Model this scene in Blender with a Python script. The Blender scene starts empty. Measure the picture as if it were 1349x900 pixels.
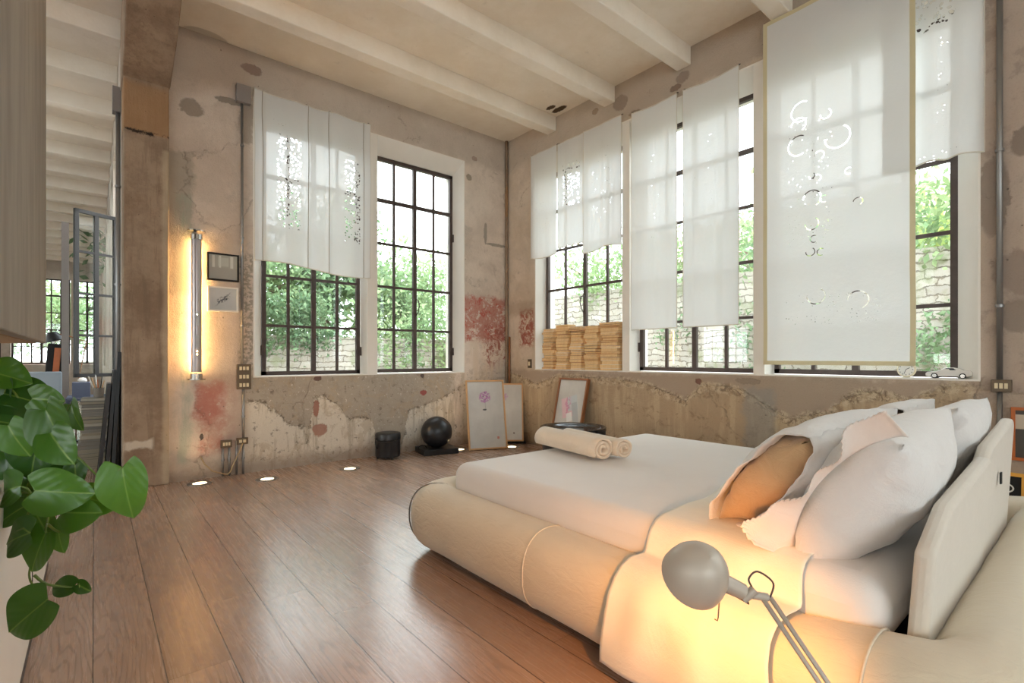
import bpy, bmesh, math, random
import numpy as np
from mathutils import Vector, Matrix, noise as mn
C = bpy.context.scene.collection
SC = bpy.context.scene
PI = math.pi
random.seed(7)
# ---------------------------------------------------------------- camera, sky, light, exposure
FPX = 660.5
cam_d = bpy.data.cameras.new('camera'); cam = bpy.data.objects.new('camera', cam_d); C.objects.link(cam)
CAM = Vector((-4.941, -6.049, 1.25))
cam.location = CAM
cam_d.sensor_width = 36.0; cam_d.lens = 36.0*FPX/1349.0
cam_d.shift_y = (472.0-450.0)/1349.0
fx, fy = 0.6402, 0.7682
cam.rotation_euler = (PI/2, 0, math.atan2(fy, fx)-PI/2)
cam_d.clip_start = 0.02; cam_d.clip_end = 300
SC.camera = cam
vs = SC.view_settings
vs.view_transform = 'Standard'; vs.look = 'None'; vs.gamma = 1; vs.use_curve_mapping = False
vs.exposure = 1.25
SKY = 3.6
w = bpy.data.worlds.new('sky'); SC.world = w; w.use_nodes = True
wn = w.node_tree.nodes; wl = w.node_tree.links; wn.clear()
wo = wn.new('ShaderNodeOutputWorld'); wb = wn.new('ShaderNodeBackground')
wt = wn.new('ShaderNodeTexCoord'); wz = wn.new('ShaderNodeTexNoise'); wr = wn.new('ShaderNodeValToRGB')
wz.inputs['Scale'].default_value = 2.2; wz.inputs['Detail'].default_value = 5
wr.color_ramp.elements[0].position = .35; wr.color_ramp.elements[0].color = (.78, .88, 1, 1)
wr.color_ramp.elements[1].position = .62; wr.color_ramp.elements[1].color = (1, 1, 1, 1)
wl.new(wt.outputs['Generated'], wz.inputs['Vector']); wl.new(wz.outputs['Fac'], wr.inputs['Fac'])
wl.new(wr.outputs['Color'], wb.inputs['Color']); wb.inputs['Strength'].default_value = SKY
wl.new(wb.outputs[0], wo.inputs[0])
SC.cycles.use_denoising = True
SC.cycles.max_bounces = 10; SC.cycles.diffuse_bounces = 6; SC.cycles.transparent_max_bounces = 16
SC.cycles.transmission_bounces = 6; SC.cycles.glossy_bounces = 4
SC.cycles.caustics_reflective = False; SC.cycles.caustics_refractive = False
SC.cycles.sample_clamp_indirect = 8
def portal(name, loc, rot, sx, sy):
    l = bpy.data.lights.new(name, 'AREA'); l.shape = 'RECTANGLE'; l.size = sx; l.size_y = sy
    l.cycles.is_portal = True
    o = bpy.data.objects.new(name, l); o.location = loc; o.rotation_euler = rot; C.objects.link(o)
# each portal stands in a window opening and only guides the sky's own light
portal('window_portal', (-2.2, .42, 2.55), (-PI/2, 0, 0), 2.85, 3.05)
portal('window_portal', (.42, -3.04, 2.55), (0, PI/2, 0), 3.05, 4.8)
portal('window_portal', (.42, -8.8, 2.55), (0, PI/2, 0), 3.05, 4.8)
portal('window_portal', (-13.6, -5.0, 2.55), (0, -PI/2, 0), 3.05, 11.0)
portal('window_portal', (-7.0, -11.6, 2.55), (PI/2, 0, 0), 8.0, 3.05)
portal('window_portal', (-4.3, 2.6, 2.55), (0, PI/2, 0), 3.05, 4.4)
# ---------------------------------------------------------------- shader writing helper
def lin(c):
    return tuple((x/255/12.92 if x/255 <= .04045 else ((x/255+.055)/1.055)**2.4) for x in c)+(1,)
class T:
    def __init__(s, name):
        s.m = bpy.data.materials.new(name); s.m.use_nodes = True
        s.n = s.m.node_tree.nodes; s.l = s.m.node_tree.links
        s.b = s.n['Principled BSDF']; s.out = s.n['Material Output']
        s.b.inputs['Roughness'].default_value = .6
    def put(s, sock, v):
        if hasattr(v, 'is_output') or isinstance(v, bpy.types.NodeSocket): s.l.new(v, sock)
        elif isinstance(v, V): s.l.new(v.s, sock)
        else: sock.default_value = v
    def math(s, op, *a, clamp=False):
        n = s.n.new('ShaderNodeMath'); n.operation = op; n.use_clamp = clamp
        for i, x in enumerate(a): s.put(n.inputs[i], x)
        return V(s, n.outputs[0])
    def pos(s):
        g = s.n.new('ShaderNodeTexCoord'); x = s.n.new('ShaderNodeSeparateXYZ')
        s.l.new(g.outputs['Object'], x.inputs[0]); s.P = g.outputs['Object']
        return [V(s, x.outputs[i]) for i in range(3)]
    def vec(s, x, y, z):
        n = s.n.new('ShaderNodeCombineXYZ')
        for i, q in enumerate((x, y, z)): s.put(n.inputs[i], q)
        return n.outputs[0]
    def noise(s, scale, detail=4, rough=.6, vec=None, dist=0, color=False):
        n = s.n.new('ShaderNodeTexNoise'); n.inputs['Scale'].default_value = scale
        n.inputs['Detail'].default_value = detail; n.inputs['Roughness'].default_value = rough
        n.inputs['Distortion'].default_value = dist
        if vec is None: vec = s.P
        s.put(n.inputs['Vector'], vec)
        return n.outputs['Color'] if color else V(s, n.outputs['Fac'])
    def voro(s, scale, vec=None, feature='F1', out='Distance', rand=1):
        n = s.n.new('ShaderNodeTexVoronoi'); n.feature = feature; n.inputs['Scale'].default_value = scale
        n.inputs['Randomness'].default_value = rand
        s.put(n.inputs['Vector'], vec if vec is not None else s.P)
        return V(s, n.outputs[out])
    def step(s, v, a, b):
        n = s.n.new('ShaderNodeMapRange'); n.interpolation_type = 'SMOOTHSTEP'
        s.put(n.inputs['Value'], v); s.put(n.inputs['From Min'], a); s.put(n.inputs['From Max'], b)
        return V(s, n.outputs['Result'])
    def mix(s, f, a, b, mode='MIX'):
        n = s.n.new('ShaderNodeMix'); n.data_type = 'RGBA'; n.blend_type = mode
        s.put(n.inputs[0], f); s.put(n.inputs[6], a); s.put(n.inputs[7], b)
        return n.outputs[2]
    def ramp(s, v, stops):
        n = s.n.new('ShaderNodeValToRGB'); e = n.color_ramp.elements
        while len(e) < len(stops): e.new(.5)
        for i, (p, c) in enumerate(stops): e[i].position = p; e[i].color = c
        s.put(n.inputs[0], v); return n.outputs[0]
    def box(s, u, v, u0, u1, v0, v1, f=.03):
        return s.step(u, u0-f, u0+f)*(s.step(u, u1-f, u1+f)*-1+1)*s.step(v, v0-f, v0+f)*(s.step(v, v1-f, v1+f)*-1+1)
    def profile(s, u, pts):
        """height z (0..1.2 m) of a patch outline along u, straight between the given points"""
        n = s.n.new('ShaderNodeFloatCurve'); c = n.mapping.curves[0]; a, b = pts[0][0], pts[-1][0]
        n.mapping.use_clip = False
        q = [((x-a)/(b-a), z/1.2) for x, z in pts]; q = sorted(q)
        c.points[0].location = q[0]; c.points[1].location = q[-1]
        for x, z in q[1:-1]: c.points.new(x, z)
        for p in c.points: p.handle_type = 'VECTOR'
        n.mapping.update(); s.put(n.inputs['Value'], s.math('MULTIPLY', u-a, 1/(b-a), clamp=True))
        return V(s, n.outputs[0])*1.2
    def ell(s, u, v, cu, cv, ru, rv, f=.12):
        d = s.math('POWER', ((u-cu)*(1/ru)), 2)+s.math('POWER', ((v-cv)*(1/rv)), 2)
        return s.step(d, 1+f, 1-f)
    def bump(s, h, strength=.3, dist=.01):
        n = s.n.new('ShaderNodeBump'); n.inputs['Strength'].default_value = strength
        n.inputs['Distance'].default_value = dist; s.put(n.inputs['Height'], h)
        s.l.new(n.outputs[0], s.b.inputs['Normal']); return n
    def col(s, c): s.put(s.b.inputs['Base Color'], c)
class V:
    def __init__(s, t, k): s.t = t; s.s = k
    def __add__(s, o): return s.t.math('ADD', s, o)
    def __sub__(s, o): return s.t.math('SUBTRACT', s, o)
    def __mul__(s, o): return s.t.math('MULTIPLY', s, o)
    def mx(s, o): return s.t.math('MAXIMUM', s, o)
def simple(name, rgb, rough=.6, metal=0, var=.08, scale=8, bump=0, bscale=60, spec=.5, coat=0, emis=None, es=0):
    t = T(name); t.pos(); c = lin(rgb)
    if var:
        n = t.noise(scale)
        t.col(t.mix(n, tuple(x*(1-var) for x in c[:3])+(1,), tuple(min(1, x*(1+var)) for x in c[:3])+(1,)))
    else: t.col(c)
    t.b.inputs['Roughness'].default_value = rough; t.b.inputs['Metallic'].default_value = metal
    t.b.inputs['Specular IOR Level'].default_value = spec
    t.b.inputs['Coat Weight'].default_value = coat
    if bump: t.bump(t.noise(bscale), bump, .004)
    if emis: t.b.inputs['Emission Color'].default_value = lin(emis); t.b.inputs['Emission Strength'].default_value = es
    return t.m
M = {}
# ---- plaster of the window wall on the far side (u along x) and the long window wall (u along y)
PROF_A = [(-3.75, 0.78), (-3.61, 0.78), (-3.46, 0.77), (-3.21, 0.48), (-2.98, 0.44), (-2.95, 0.8), (-2.81, 0.8), (-2.49, 0.5), (-2.21, 0.48), (-2.18, 0.15), (-1.8, 0.06), (-1.68, 0.56), (-1.33, 0.64), (-0.96, 0.78), (-0.72, 0.88), (-0.6, 0.9), (0, 0.95)]
PROF_B = [(-6.0, 0.95), (-5.25, 1.06), (-5.03, 0.9), (-4.79, 0.98), (-4.62, 0.95), (-4.43, 0.76), (-4.14, 0.68), (-4.03, 0.74), (-3.85, 0.84), (-3.67, 0.95), (-3.26, 0.98), (-3.07, 0.79), (-2.89, 0.85), (-2.53, 0.96), (-2.22, 0.99), (-1.71, 1.0), (-1.1, 1.01), (-0.71, 0.86), (-0.34, 0.96), (0, 1.05)]
def wall_mat(name, along, kind):
    t = T(name); X, Y, Z = t.pos(); u = X if along == 'x' else Y
    n1 = t.noise(1.3, 6, .65); n2 = t.noise(5, 6, .7); n3 = t.noise(22, 4, .7); fine = t.noise(90, 3, .6)
    wob = (n2-.5)*.22; wobf = (n3-.5)*.07
    uu = u+wob+wobf; zz = Z+(t.noise(4.3, 6, .7, vec=t.vec(X*1.2+7, Y*1.2+3, Z*1.2))-.5)*.22+wobf
    if kind == 'A': c0, c1 = lin((208,194,180)), lin((228,215,201))
    elif kind == 'B': c0, c1 = lin((192,174,152)), lin((216,200,182))
    else: c0, c1 = lin((206,198,186)), lin((226,218,206))
    c = t.mix(t.step(n1, .35, .65), c0, c1)
    c = t.mix(t.step(n2, .52, .72)*.45, c, lin((170,152,138)))
    c = t.mix(t.step(t.noise(.8, 5, .7, dist=.4), .5, .6)*.30, c, lin((176,160,144)))
    c = t.mix(t.step(t.noise(3, 7, .75, dist=.6), .56, .66)*.3, c, lin((150,150,142)))
    # pale cement top band
    c = t.mix(t.step(zz, 4.05, 4.2)*.55, c, lin((176,164,150)))
    H = n3*.5+fine*.3
    streak = t.noise(1, 6, .7, vec=t.vec(X*9, Y*9, Z*1.1))
    if kind == 'A':
        # left of the windows
        c = t.mix(t.step(u, -3.55, -3.7)*.35, c, lin((176,150,126)))
        c = t.mix(t.box(uu, zz, -4.5, -4.16, 1.9, 3.35, .03)*.6, c, lin((142,134,118)))
        c = t.mix(t.box(uu, zz, -4.3, -4.18, .15, 2.9, .04)*.55*t.step(streak, .4, .6), c, lin((140,158,138)))
        c = t.mix(t.box(uu, zz, -3.72, -3.58, 1.1, 2.4, .03)*.7*t.step(n3, .45, .55), c, lin((120,118,104)))
        c = t.mix(t.box(uu, zz, -3.72, -3.60, 3.6, 4.05, .02)*.8, c, lin((160,144,128)))
        # band of bare cement under the sills
        PB_ = t.profile(u+(n2-.5)*.25, PROF_A)
        band = t.step(Z+(n2-.5)*.10+(n3-.5)*.05-PB_, -.015, .015)*t.step(zz, 1.12, 1.02)*t.step(u, -3.75, -3.6)
        rimA = t.step(t.math('ABSOLUTE', Z+(n2-.5)*.10+(n3-.5)*.05-PB_), .05, .01)*t.step(u, -3.75, -3.6)*t.step(Z, 1.0, .9)
        low = t.step(zz, 1.15, 1.0)*t.step(u, -3.75, -3.6)
        c = t.mix(low*t.step(u, -.95, -1.1), c, lin((214,204,188)))
        c = t.mix(low*t.step(streak, .5, .62)*.7, c, lin((166,152,130)))
        c = t.mix(band*t.step(u, -.9, -1.1), c, lin((170,158,142)))
        c = t.mix(band*t.step(t.noise(7, 6, .7), .5, .62)*.4, c, lin((146,132,112)))
        c = t.mix(low*t.step(t.noise(13, 5, .75), .57, .63)*.75, c, lin((112,100,86)))
        c = t.mix(low*t.step(t.noise(3.2, 6, .75, dist=1), .54, .6)*.5, c, lin((176,156,128)))
        c = t.mix(low*t.step(t.noise(24, 4, .8), .60, .64)*.7, c, lin((226,218,204)))
        c = t.mix(rimA*t.step(t.noise(15, 5, .75), .5, .56)*.8, c, lin((108,94,78)))
        H = H+band*.8
        # the old red paint
        r1 = t.box(uu, zz, -4.13, -3.86, .24, 1.0, .05)*t.step(t.noise(16, 5, .7), .34, .44)
        r1b = t.box(uu, zz, -4.1, -3.74, .3, .98, .08)*.6
        c = t.mix(r1b*t.step(n2, .3, .6), c, lin((160,120,106)))
        c = t.mix(r1*t.step(n1+(n2-.5)*.6, .30, .62)*.8, c, lin((172,92,78)))
        c = t.mix(t.box(uu, zz, -4.12, -3.72, .95, 1.1, .08)*.4, c, lin((150,120,104)))
        r2 = t.box(uu, zz, -.84, .1, 1.5, 2.16, .05)
        c = t.mix(r2*t.step(t.noise(6, 6, .75, dist=.8), .38, .50), c, lin((182,128,114)))
        c = t.mix(r2*t.step(t.noise(9, 6, .75, dist=1), .52, .58), c, lin((178,84,70)))
        c = t.mix(r2*t.step(t.noise(14, 6, .75), .57, .62), c, lin((208,200,192)))
        c = t.mix(t.box(uu, zz, -.45, .05, 1.15, 1.75, .1)*t.step(t.noise(8, 6, .8, dist=1.2), .48, .56), c, lin((152,84,72)))
        c = t.mix(t.box(uu, zz, -.8, .1, .95, 1.5, .06)*t.step(streak, .46, .60)*.8, c, lin((216,200,180)))
        c = t.mix(t.box(uu, zz, -.84, .1, .0, .95, .06)*t.step(n3, .42, .58), c, lin((206,194,176)))
        c = t.mix(t.step(zz, .22, .04)*.7, c, lin((136,116,98)))
        ells = [(-3.61,4.415,.10,.06,(140,116,104)),(-4.17,3.82,.11,.09,(140,124,108)),(-2.92,.66,.035,.10,(150,92,74)),
                (-2.88,.40,.09,.075,(160,110,92)),(-.72,3.9,.05,.05,(150,140,124)),(-.62,4.2,.05,.035,(160,136,122)),(-1.48,.78,.05,.035,(150,52,50)),
                (-3.83,4.0,.13,.03,(132,120,106)),(-.2,2.98,.2,.022,(150,142,130)),(-.42,3.12,.03,.16,(150,142,130)),(-1.5,1.01,.03,.03,(70,54,48)),(-2.9,1.01,.045,.03,(90,50,44)),
                (-4.09,.43,.016,.03,(30,24,20))]
        dark = .42
    elif kind == 'B':
        DB = Z+(n2-.5)*.10+(n3-.5)*.05-t.profile(u+(n2-.5)*.25, PROF_B)
        low = t.step(DB, .015, -.015); H = H-low*.8
        c = t.mix(t.step(zz, 1.14, 1.04)*.9, c, lin((162,142,122)))
        c = t.mix(low, c, lin((172,148,118)))
        c = t.mix(low*t.step(streak, .46, .6)*.6, c, lin((196,174,140)))
        rim = t.step(t.math('ABSOLUTE', DB+.02), .075, .03)
        c = t.mix(rim*t.step(t.noise(16, 6, .8), .46, .54)*.7, c, lin((206,188,158)))
        c = t.mix(rim*t.step(t.noise(12, 6, .8, dist=1), .52, .58)*.8, c, lin((106,84,62)))
        c = t.mix(low*t.step(t.noise(7, 6, .75, dist=.7), .55, .63)*.6, c, lin((128,102,74)))
        c = t.mix(t.box(uu, zz, -4.0, -3.7, .3, .95, .04)*.6, c, lin((140,138,132)))
        r2 = t.box(uu, zz, -.62, -.3, 1.42, 1.98, .05)
        c = t.mix(r2*t.step(t.noise(9, 6, .8, dist=1), .44, .52), c, lin((152,78,62)))
        c = t.mix(t.box(uu, zz, -.6, -.05, 1.9, 2.1, .05)*.5, c, lin((150,126,102)))
        c = t.mix(t.step(zz, .25, .05)*.5, c, lin((120,98,78)))
        c = t.mix(t.box(uu, zz, -.32, -.06, 0., .85, .04)*.6*t.step(n3, .4, .6), c, lin((116,88,62)))
        # bare cement beam over the windows and grey brown wall beyond the last window
        c = t.mix(t.step(zz, 4.12, 4.2)*t.step(u, -1.6, -2.6)*.6, c, lin((168,152,136)))
        c = t.mix(t.step(u, -5.3, -5.5)*.75, c, lin((168,148,134)))
        c = t.mix(t.step(u, -5.3, -5.5)*t.step(n2, .52, .62)*.5, c, lin((140,124,112)))
        ells = [(-2.19,4.37,.10,.09,(140,124,110)),(-3.04,4.32,.08,.06,(140,124,112)),(-2.95,4.24,.07,.035,(120,98,84)),(-1.79,4.42,.05,.04,(150,128,106)),
                (-2.4,4.17,.08,.03,(140,122,104)),(-3.22,1.005,.035,.03,(110,66,52)),(-5.62,1.86,.12,.14,(146,128,116)),(-5.62,1.55,.10,.12,(140,124,112)),(-5.66,2.75,.08,.1,(128,112,100)),(-3.75,1.02,.12,.03,(140,124,108)),(-5.5,2.4,.08,.3,(140,124,112))]
        dark = .42
    else:
        ells = []; dark = .42
    for (a, b, ra, rb, rgb) in ells:
        e = t.ell(u+(n3-.5)*.05+(n2-.5)*ra*1.6, Z+(n3-.5)*.05+(n2-.5)*rb*1.4, a, b, ra, rb, .25)
        c = t.mix(e*.9, c, lin(rgb)); H = H-e*.5
    # pits and hairline cracks
    pits = t.step(t.voro(5.5), .045, .02)
    c = t.mix(pits*.7, c, lin((84,72,62)))
    cr = t.step(t.voro(1.1, vec=t.vec(X+(n2-.5)*.5, Y+(n2-.5)*.5, Z+(n1-.5)*.8), feature='DISTANCE_TO_EDGE'), .006, .001)
    cr = cr*t.step(t.noise(.9), .52, .6)
    c = t.mix(cr*.3, c, lin((110,94,80)))
    c = t.mix(t.step(fine, .5, .75)*.18, c, lin((120,106,92)))
    c = t.mix(.06, c, lin((244,232,218)))
    t.col(c); t.b.inputs['Roughness'].default_value = .9; t.b.inputs['Specular IOR Level'].default_value = .25
    t.bump(H+n2*.8-pits*.6-cr*.5, .8, .014)
    return t.m
M['wallA'] = wall_mat('flaking_plaster_far', 'x', 'A')
M['wallB'] = wall_mat('flaking_plaster_long', 'y', 'B')
M['wallC'] = wall_mat('plain_plaster', 'x', 'C')
def m_concrete():
    t = T('raw_concrete'); X, Y, Z = t.pos()
    n = t.noise(3, 7, .7); s = t.noise(1, 6, .7, vec=t.vec(X*16, Y*16, Z*1.3)); f = t.noise(60, 4, .7)
    c = t.mix(t.step(n, .35, .65), lin((134,112,92)), lin((164,142,120)))
    c = t.mix(t.step(s, .5, .62)*.4, c, lin((118,98,80)))
    top = t.step(Z+(n-.5)*.06, 3.42, 3.44)
    c = t.mix(top*t.step(Z, 3.95, 3.85)*.7, c, lin((164,124,84)))
    c = t.mix(t.box(X, Z+(n-.5)*.25, -4.72, -4.5, .36, .46, .02), c, lin((206,194,176)))
    c = t.mix(t.box(X+(n-.5)*.05, Z, -4.425, -4.3, .0, 3.3, .02)*.5, c, lin((196,178,150)))
    p = t.step(t.voro(14), .07, .03)
    c = t.mix(p*.6, c, lin((60,46,36)))
    joint = t.box(X, Z+(f-.5)*.08, -4.75, -4.3, 3.415, 3.445, .008)*t.step(t.noise(13), .42, .5)
    c = t.mix(joint, c, lin((40,28,20)))
    t.col(c); t.b.inputs['Roughness'].default_value = .88; t.bump(s*.5+f*.4-p-joint, .6, .015); return t.m
M['concrete'] = m_concrete()
def m_ceiling():
    t = T('limewashed_ceiling'); X, Y, Z = t.pos(); n = t.noise(1.1, 6, .7); f = t.noise(30, 4, .7)
    c = t.mix(t.step(n, .35, .65), lin((236,226,210)), lin((246,238,225)))
    c = t.mix(t.step(t.noise(4, 6, .8), .62, .68)*.25, c, lin((190,182,170)))
    e = t.ell(X+(f-.5)*.05, Y+(f-.5)*.05, -.12, -1.26, .05, .13, .3).mx(t.ell(X+(f-.5)*.05, Y+(f-.5)*.05, -.24, -1.22, .04, .08, .3))
    c = t.mix(e, c, lin((84,66,44)))
    c = t.mix(t.ell(X, Y+(n-.5)*.1, -4.05, -.0, .2, .1, .2)*.6, c, lin((178,170,156)))
    t.col(c); t.b.inputs['Roughness'].default_value = .85; t.bump(f, .25, .01); return t.m
M['ceil'] = m_ceiling()
M['white'] = simple('white_painted_reveal', (236,231,222), .7, var=.04, scale=6, bump=.2, bscale=30)
def m_floor():
    t = T('oak_plank_floor'); X, Y, Z = t.pos()
    PW, PL = .2225, 2.3
    i = t.math('FLOOR', (X+.05)*(1/PW)); fx_ = t.math('FRACT', (X+.05)*(1/PW))
    h = t.math('FRACT', t.math('SINE', i*12.9898)*43758.5)
    yy = Y*(1/PL)+h*1.7; j = t.math('FLOOR', yy); fy_ = t.math('FRACT', yy)
    h2 = t.math('FRACT', t.math('SINE', i*78.233+j*37.719)*24634.6)
    gv = t.vec(X*1.0+h2*31, Y*.16+h2*17, h2*9)
    big = t.noise(4.2, 3, .5, vec=gv, dist=.5)
    rings = t.math('SINE', big*95+fx_*46)
    fine = t.noise(1, 5, .65, vec=t.vec(X*60+h2*50, Y*2.2, h2))
    c = t.mix(h2, lin((156,130,114)), lin((180,153,136)))
    c = t.mix(t.step(t.noise(1.4, 4), .4, .7)*.35, c, lin((150,120,96)))
    c = t.mix(t.step(rings, .45, 1.)*(t.step(h2, .45, .8)*.38+.08), c, lin((108,84,70)))
    c = t.mix(t.step(fine, .52, .72)*.12, c, lin((112,84,64)))
    seam = t.step(fx_, .016, .006).mx(t.step(fx_, .984, .994)).mx(t.step(fy_, .0012, .0004))
    c = t.mix(seam*.85, c, lin((54,38,28)))
    t.col(c)
    t.b.inputs['Specular IOR Level'].default_value = .5
    t.put(t.b.inputs['Roughness'], t.step(fine, .2, .8)*.06+.24)
    t.b.inputs['Coat Weight'].default_value = .35; t.b.inputs['Coat Roughness'].default_value = .22
    t.bump(rings*-.07-t.step(fine, .5, .8)*.12-seam, .25, .003); return t.m
M['floor'] = m_floor()
M['steel'] = simple('rusty_dark_window_steel', (84,72,68), .55, .3, var=.35, scale=12, bump=.2)
M['galv'] = simple('galvanised_conduit', (150,148,146), .42, .8, var=.1)
M['box_grey'] = simple('grey_junction_box_paint', (138,130,126), .5, .1, var=.08)
M['bronze'] = simple('brown_socket_plate', (104,88,70), .5, .4, var=.1)
M['socket'] = simple('ivory_socket', (222,206,170), .5, var=.02)
M['black'] = simple('satin_black', (30,30,32), .38, var=.1, bump=.05)
M['blackmatte'] = simple('matte_black', (22,21,21), .8, var=.1)
M['cable'] = simple('tan_cable', (176,150,112), .55)
def m_glass(name='window_glass', tint=(.93,.96,.95), refl=1.0):
    m = bpy.data.materials.new(name); m.use_nodes = True; n = m.node_tree.nodes; l = m.node_tree.links; n.clear()
    o = n.new('ShaderNodeOutputMaterial'); mx = n.new('ShaderNodeMixShader'); tr = n.new('ShaderNodeBsdfTransparent'); g = n.new('ShaderNodeBsdfGlossy')
    fr = n.new('ShaderNodeLayerWeight'); fr.inputs['Blend'].default_value = .12
    tr.inputs['Color'].default_value = tint+(1,); g.inputs['Roughness'].default_value = .01
    mm = n.new('ShaderNodeMath'); mm.operation = 'MULTIPLY_ADD'; mm.inputs[1].default_value = .7*refl; mm.inputs[2].default_value = .04*refl
    l.new(fr.outputs['Fresnel'], mm.inputs[0]); l.new(mm.outputs[0], mx.inputs[0]); l.new(tr.outputs[0], mx.inputs[1]); l.new(g.outputs[0], mx.inputs[2])
    l.new(mx.outputs[0], o.inputs[0]); return m
M['glass'] = m_glass()
SCROLLS = []
def m_cloth(name, rgb=(236,236,234), open_=.018, lace=None, scale=120, stitch=False):
    """thin cotton: diffuse + light through the cloth + the open weave; lace = list of (u0,u1,v0,v1,kind) in curtain metres"""
    t = T(name); X, Y, Z = t.pos(); n = t.n; l = t.l
    for q in ('Principled BSDF',): n.remove(n[q])
    d = n.new('ShaderNodeBsdfDiffuse'); tl = n.new('ShaderNodeBsdfTranslucent'); tr = n.new('ShaderNodeBsdfTransparent')
    c = lin(rgb)
    v = t.noise(3, 4); cc = t.mix(v*.5, c, tuple(x*.93 for x in c[:3])+(1,))
    for k in (d, tl): t.put(k.inputs['Color'], cc)
    m1 = n.new('ShaderNodeMixShader'); m1.inputs[0].default_value = .30
    l.new(d.outputs[0], m1.inputs[1]); l.new(tl.outputs[0], m1.inputs[2])
    m2 = n.new('ShaderNodeMixShader'); l.new(m1.outputs[0], m2.inputs[1]); l.new(tr.outputs[0], m2.inputs[2])
    fac = t.noise(60, 2)*.01+(open_-.005)
    for (u0, u1, v0, v1, kind) in (lace or []):
        wv = t.vec(X+(t.noise(9, 3)-.5)*.05, Z+(t.noise(8, 3)-.5)*.05, 0.)
        b = t.box(X+(t.noise(14)-.5)*.03, Z+(t.noise(15)-.5)*.03, u0, u1, v0, v1, .006)
        if kind == 'net':
            h = t.step(t.voro(30, vec=wv), .30, .36)*-1+1
            h = h.mx(t.step(t.voro(24, vec=t.vec(X+3., Z, 0.)), .22, .16))
        elif kind == 'scroll':
            h = None
            dm = t.noise(30, 3)
            for i, (cx, cz, r_) in enumerate(SCROLLS):
                dx = X-cx+(dm-.5)*.01; dz = Z-cz
                rr = t.math('SQRT', t.math('POWER', dx, 2)+t.math('POWER', dz, 2))
                w_ = .0048 if r_ > .05 else .004
                a = t.step(t.math('ABSOLUTE', rr-r_), w_*1.25, w_*.8)
                gap = t.step(dx*math.cos(i*2.1)+dz*math.sin(i*2.1), -r_*.55, -r_*.45)
                a = a*gap
                h = a if h is None else h.mx(a)
        elif kind == 'curl':
            dd = t.math('FRACT', t.voro(4.6, vec=t.vec(X+(t.noise(4)-.5)*.14, Z, 0.))*3.2)
            h = t.step(t.math('ABSOLUTE', dd-.5), .06, .035)*t.step(t.noise(11), .50, .55)
            h = h.mx(t.step(t.voro(38, vec=wv), .16, .11)*t.step(t.noise(7), .5, .6))
        else:
            h = t.step(t.voro(42, vec=wv), .20, .14)*t.step(t.noise(13), .48, .56)
        fac = fac.mx(b*h)
    l.new(fac.s, m2.inputs[0]); l.new(m2.outputs[0], t.out.inputs[0])
    bp = n.new('ShaderNodeBump'); bp.inputs['Strength'].default_value = .6; bp.inputs['Distance'].default_value = .012
    t.put(bp.inputs['Height'], t.noise(5, 5, .6)+t.noise(140, 1)*.1)
    l.new(bp.outputs[0], d.inputs['Normal'])
    return t.m
M['band'] = m_cloth('beige_hem_band', (226,214,178), .03)
M['cloth'] = m_cloth('thin_white_cotton')
def m_fabric(name, rgb, rgb2=None, rough=.85, wr=.4, sc=6, fine=180, sheen=.3, fs=.3):
    t = T(name); X, Y, Z = t.pos(); n = t.noise(sc, 6, .65, dist=.8); f = t.noise(fine, 2)
    t.col(t.mix(n, lin(rgb), lin(rgb2 or tuple(int(x*.93) for x in rgb))))
    t.b.inputs['Roughness'].default_value = rough; t.b.inputs['Sheen Weight'].default_value = sheen
    t.b.inputs['Specular IOR Level'].default_value = .25
    t.bump(n+f*fs*.3, wr, .02); return t.m
M['sheet'] = m_fabric('white_bed_linen', (228,225,222), (220,217,214), wr=.25, sc=3)
M['throw'] = m_fabric('cream_cotton_sheet', (238,232,216), (232,225,208), wr=.35, sc=4)
M['pillow'] = m_fabric('white_pillow_cotton', (226,223,220), (216,212,209), wr=.6, sc=7)
M['ticking'] = m_fabric('tan_pillow_ticking', (206,172,132), (192,156,116), wr=.6, sc=9)
M['ruffle'] = m_fabric('sheer_frayed_cotton', (232,220,210), (222,208,198), wr=.3, sc=9)
M['towel'] = m_fabric('ecru_terry_towel', (232,220,202), (222,208,188), wr=.5, sc=14, fine=300)
def m_bolster():
    t = T('crinkled_cream_upholstery'); X, Y, Z = t.pos()
    wr = t.noise(1, 5, .6, vec=t.vec(X*22, Y*9, Z*22), dist=1.2); n = t.noise(5, 5)
    t.col(t.mix(n, lin((224,212,190)), lin((212,199,176))))
    t.b.inputs['Roughness'].default_value = .8; t.b.inputs['Sheen Weight'].default_value = .3
    t.b.inputs['Specular IOR Level'].default_value = .3
    t.bump(wr+n*.6, .45, .012); return t.m
M['bolster'] = m_bolster()
M['panel'] = m_fabric('cream_wool_panel', (216,207,194), (206,197,184), wr=.15, sc=20, fine=260)
M['piping'] = m_fabric('dark_piping', (120,114,104), wr=.1)
M['lampbody'] = simple('greige_lamp_enamel', (180,168,154), .4, .1, var=.03)
M['wood'] = simple('pale_oak_frame', (204,160,112), .5, var=.12, scale=30, bump=.05)
M['wood_orange'] = simple('varnished_orange_frame', (184,98,40), .4, var=.15, scale=30)
M['wood_yellow'] = simple('honey_pine_frame', (232,168,62), .45, var=.1, scale=30)
M['wood_brown'] = simple('brown_wood_frame', (150,96,58), .5, var=.12, scale=30)
M['chrome'] = simple('polished_chrome', (200,198,194), .15, 1.0, var=0)
M['mat_white'] = simple('white_mount_board', (232,228,220), .7, var=.02)
M['paper'] = simple('page_edges', (238,200,148), .85, var=.25, scale=40, bump=.3, bscale=200)
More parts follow.
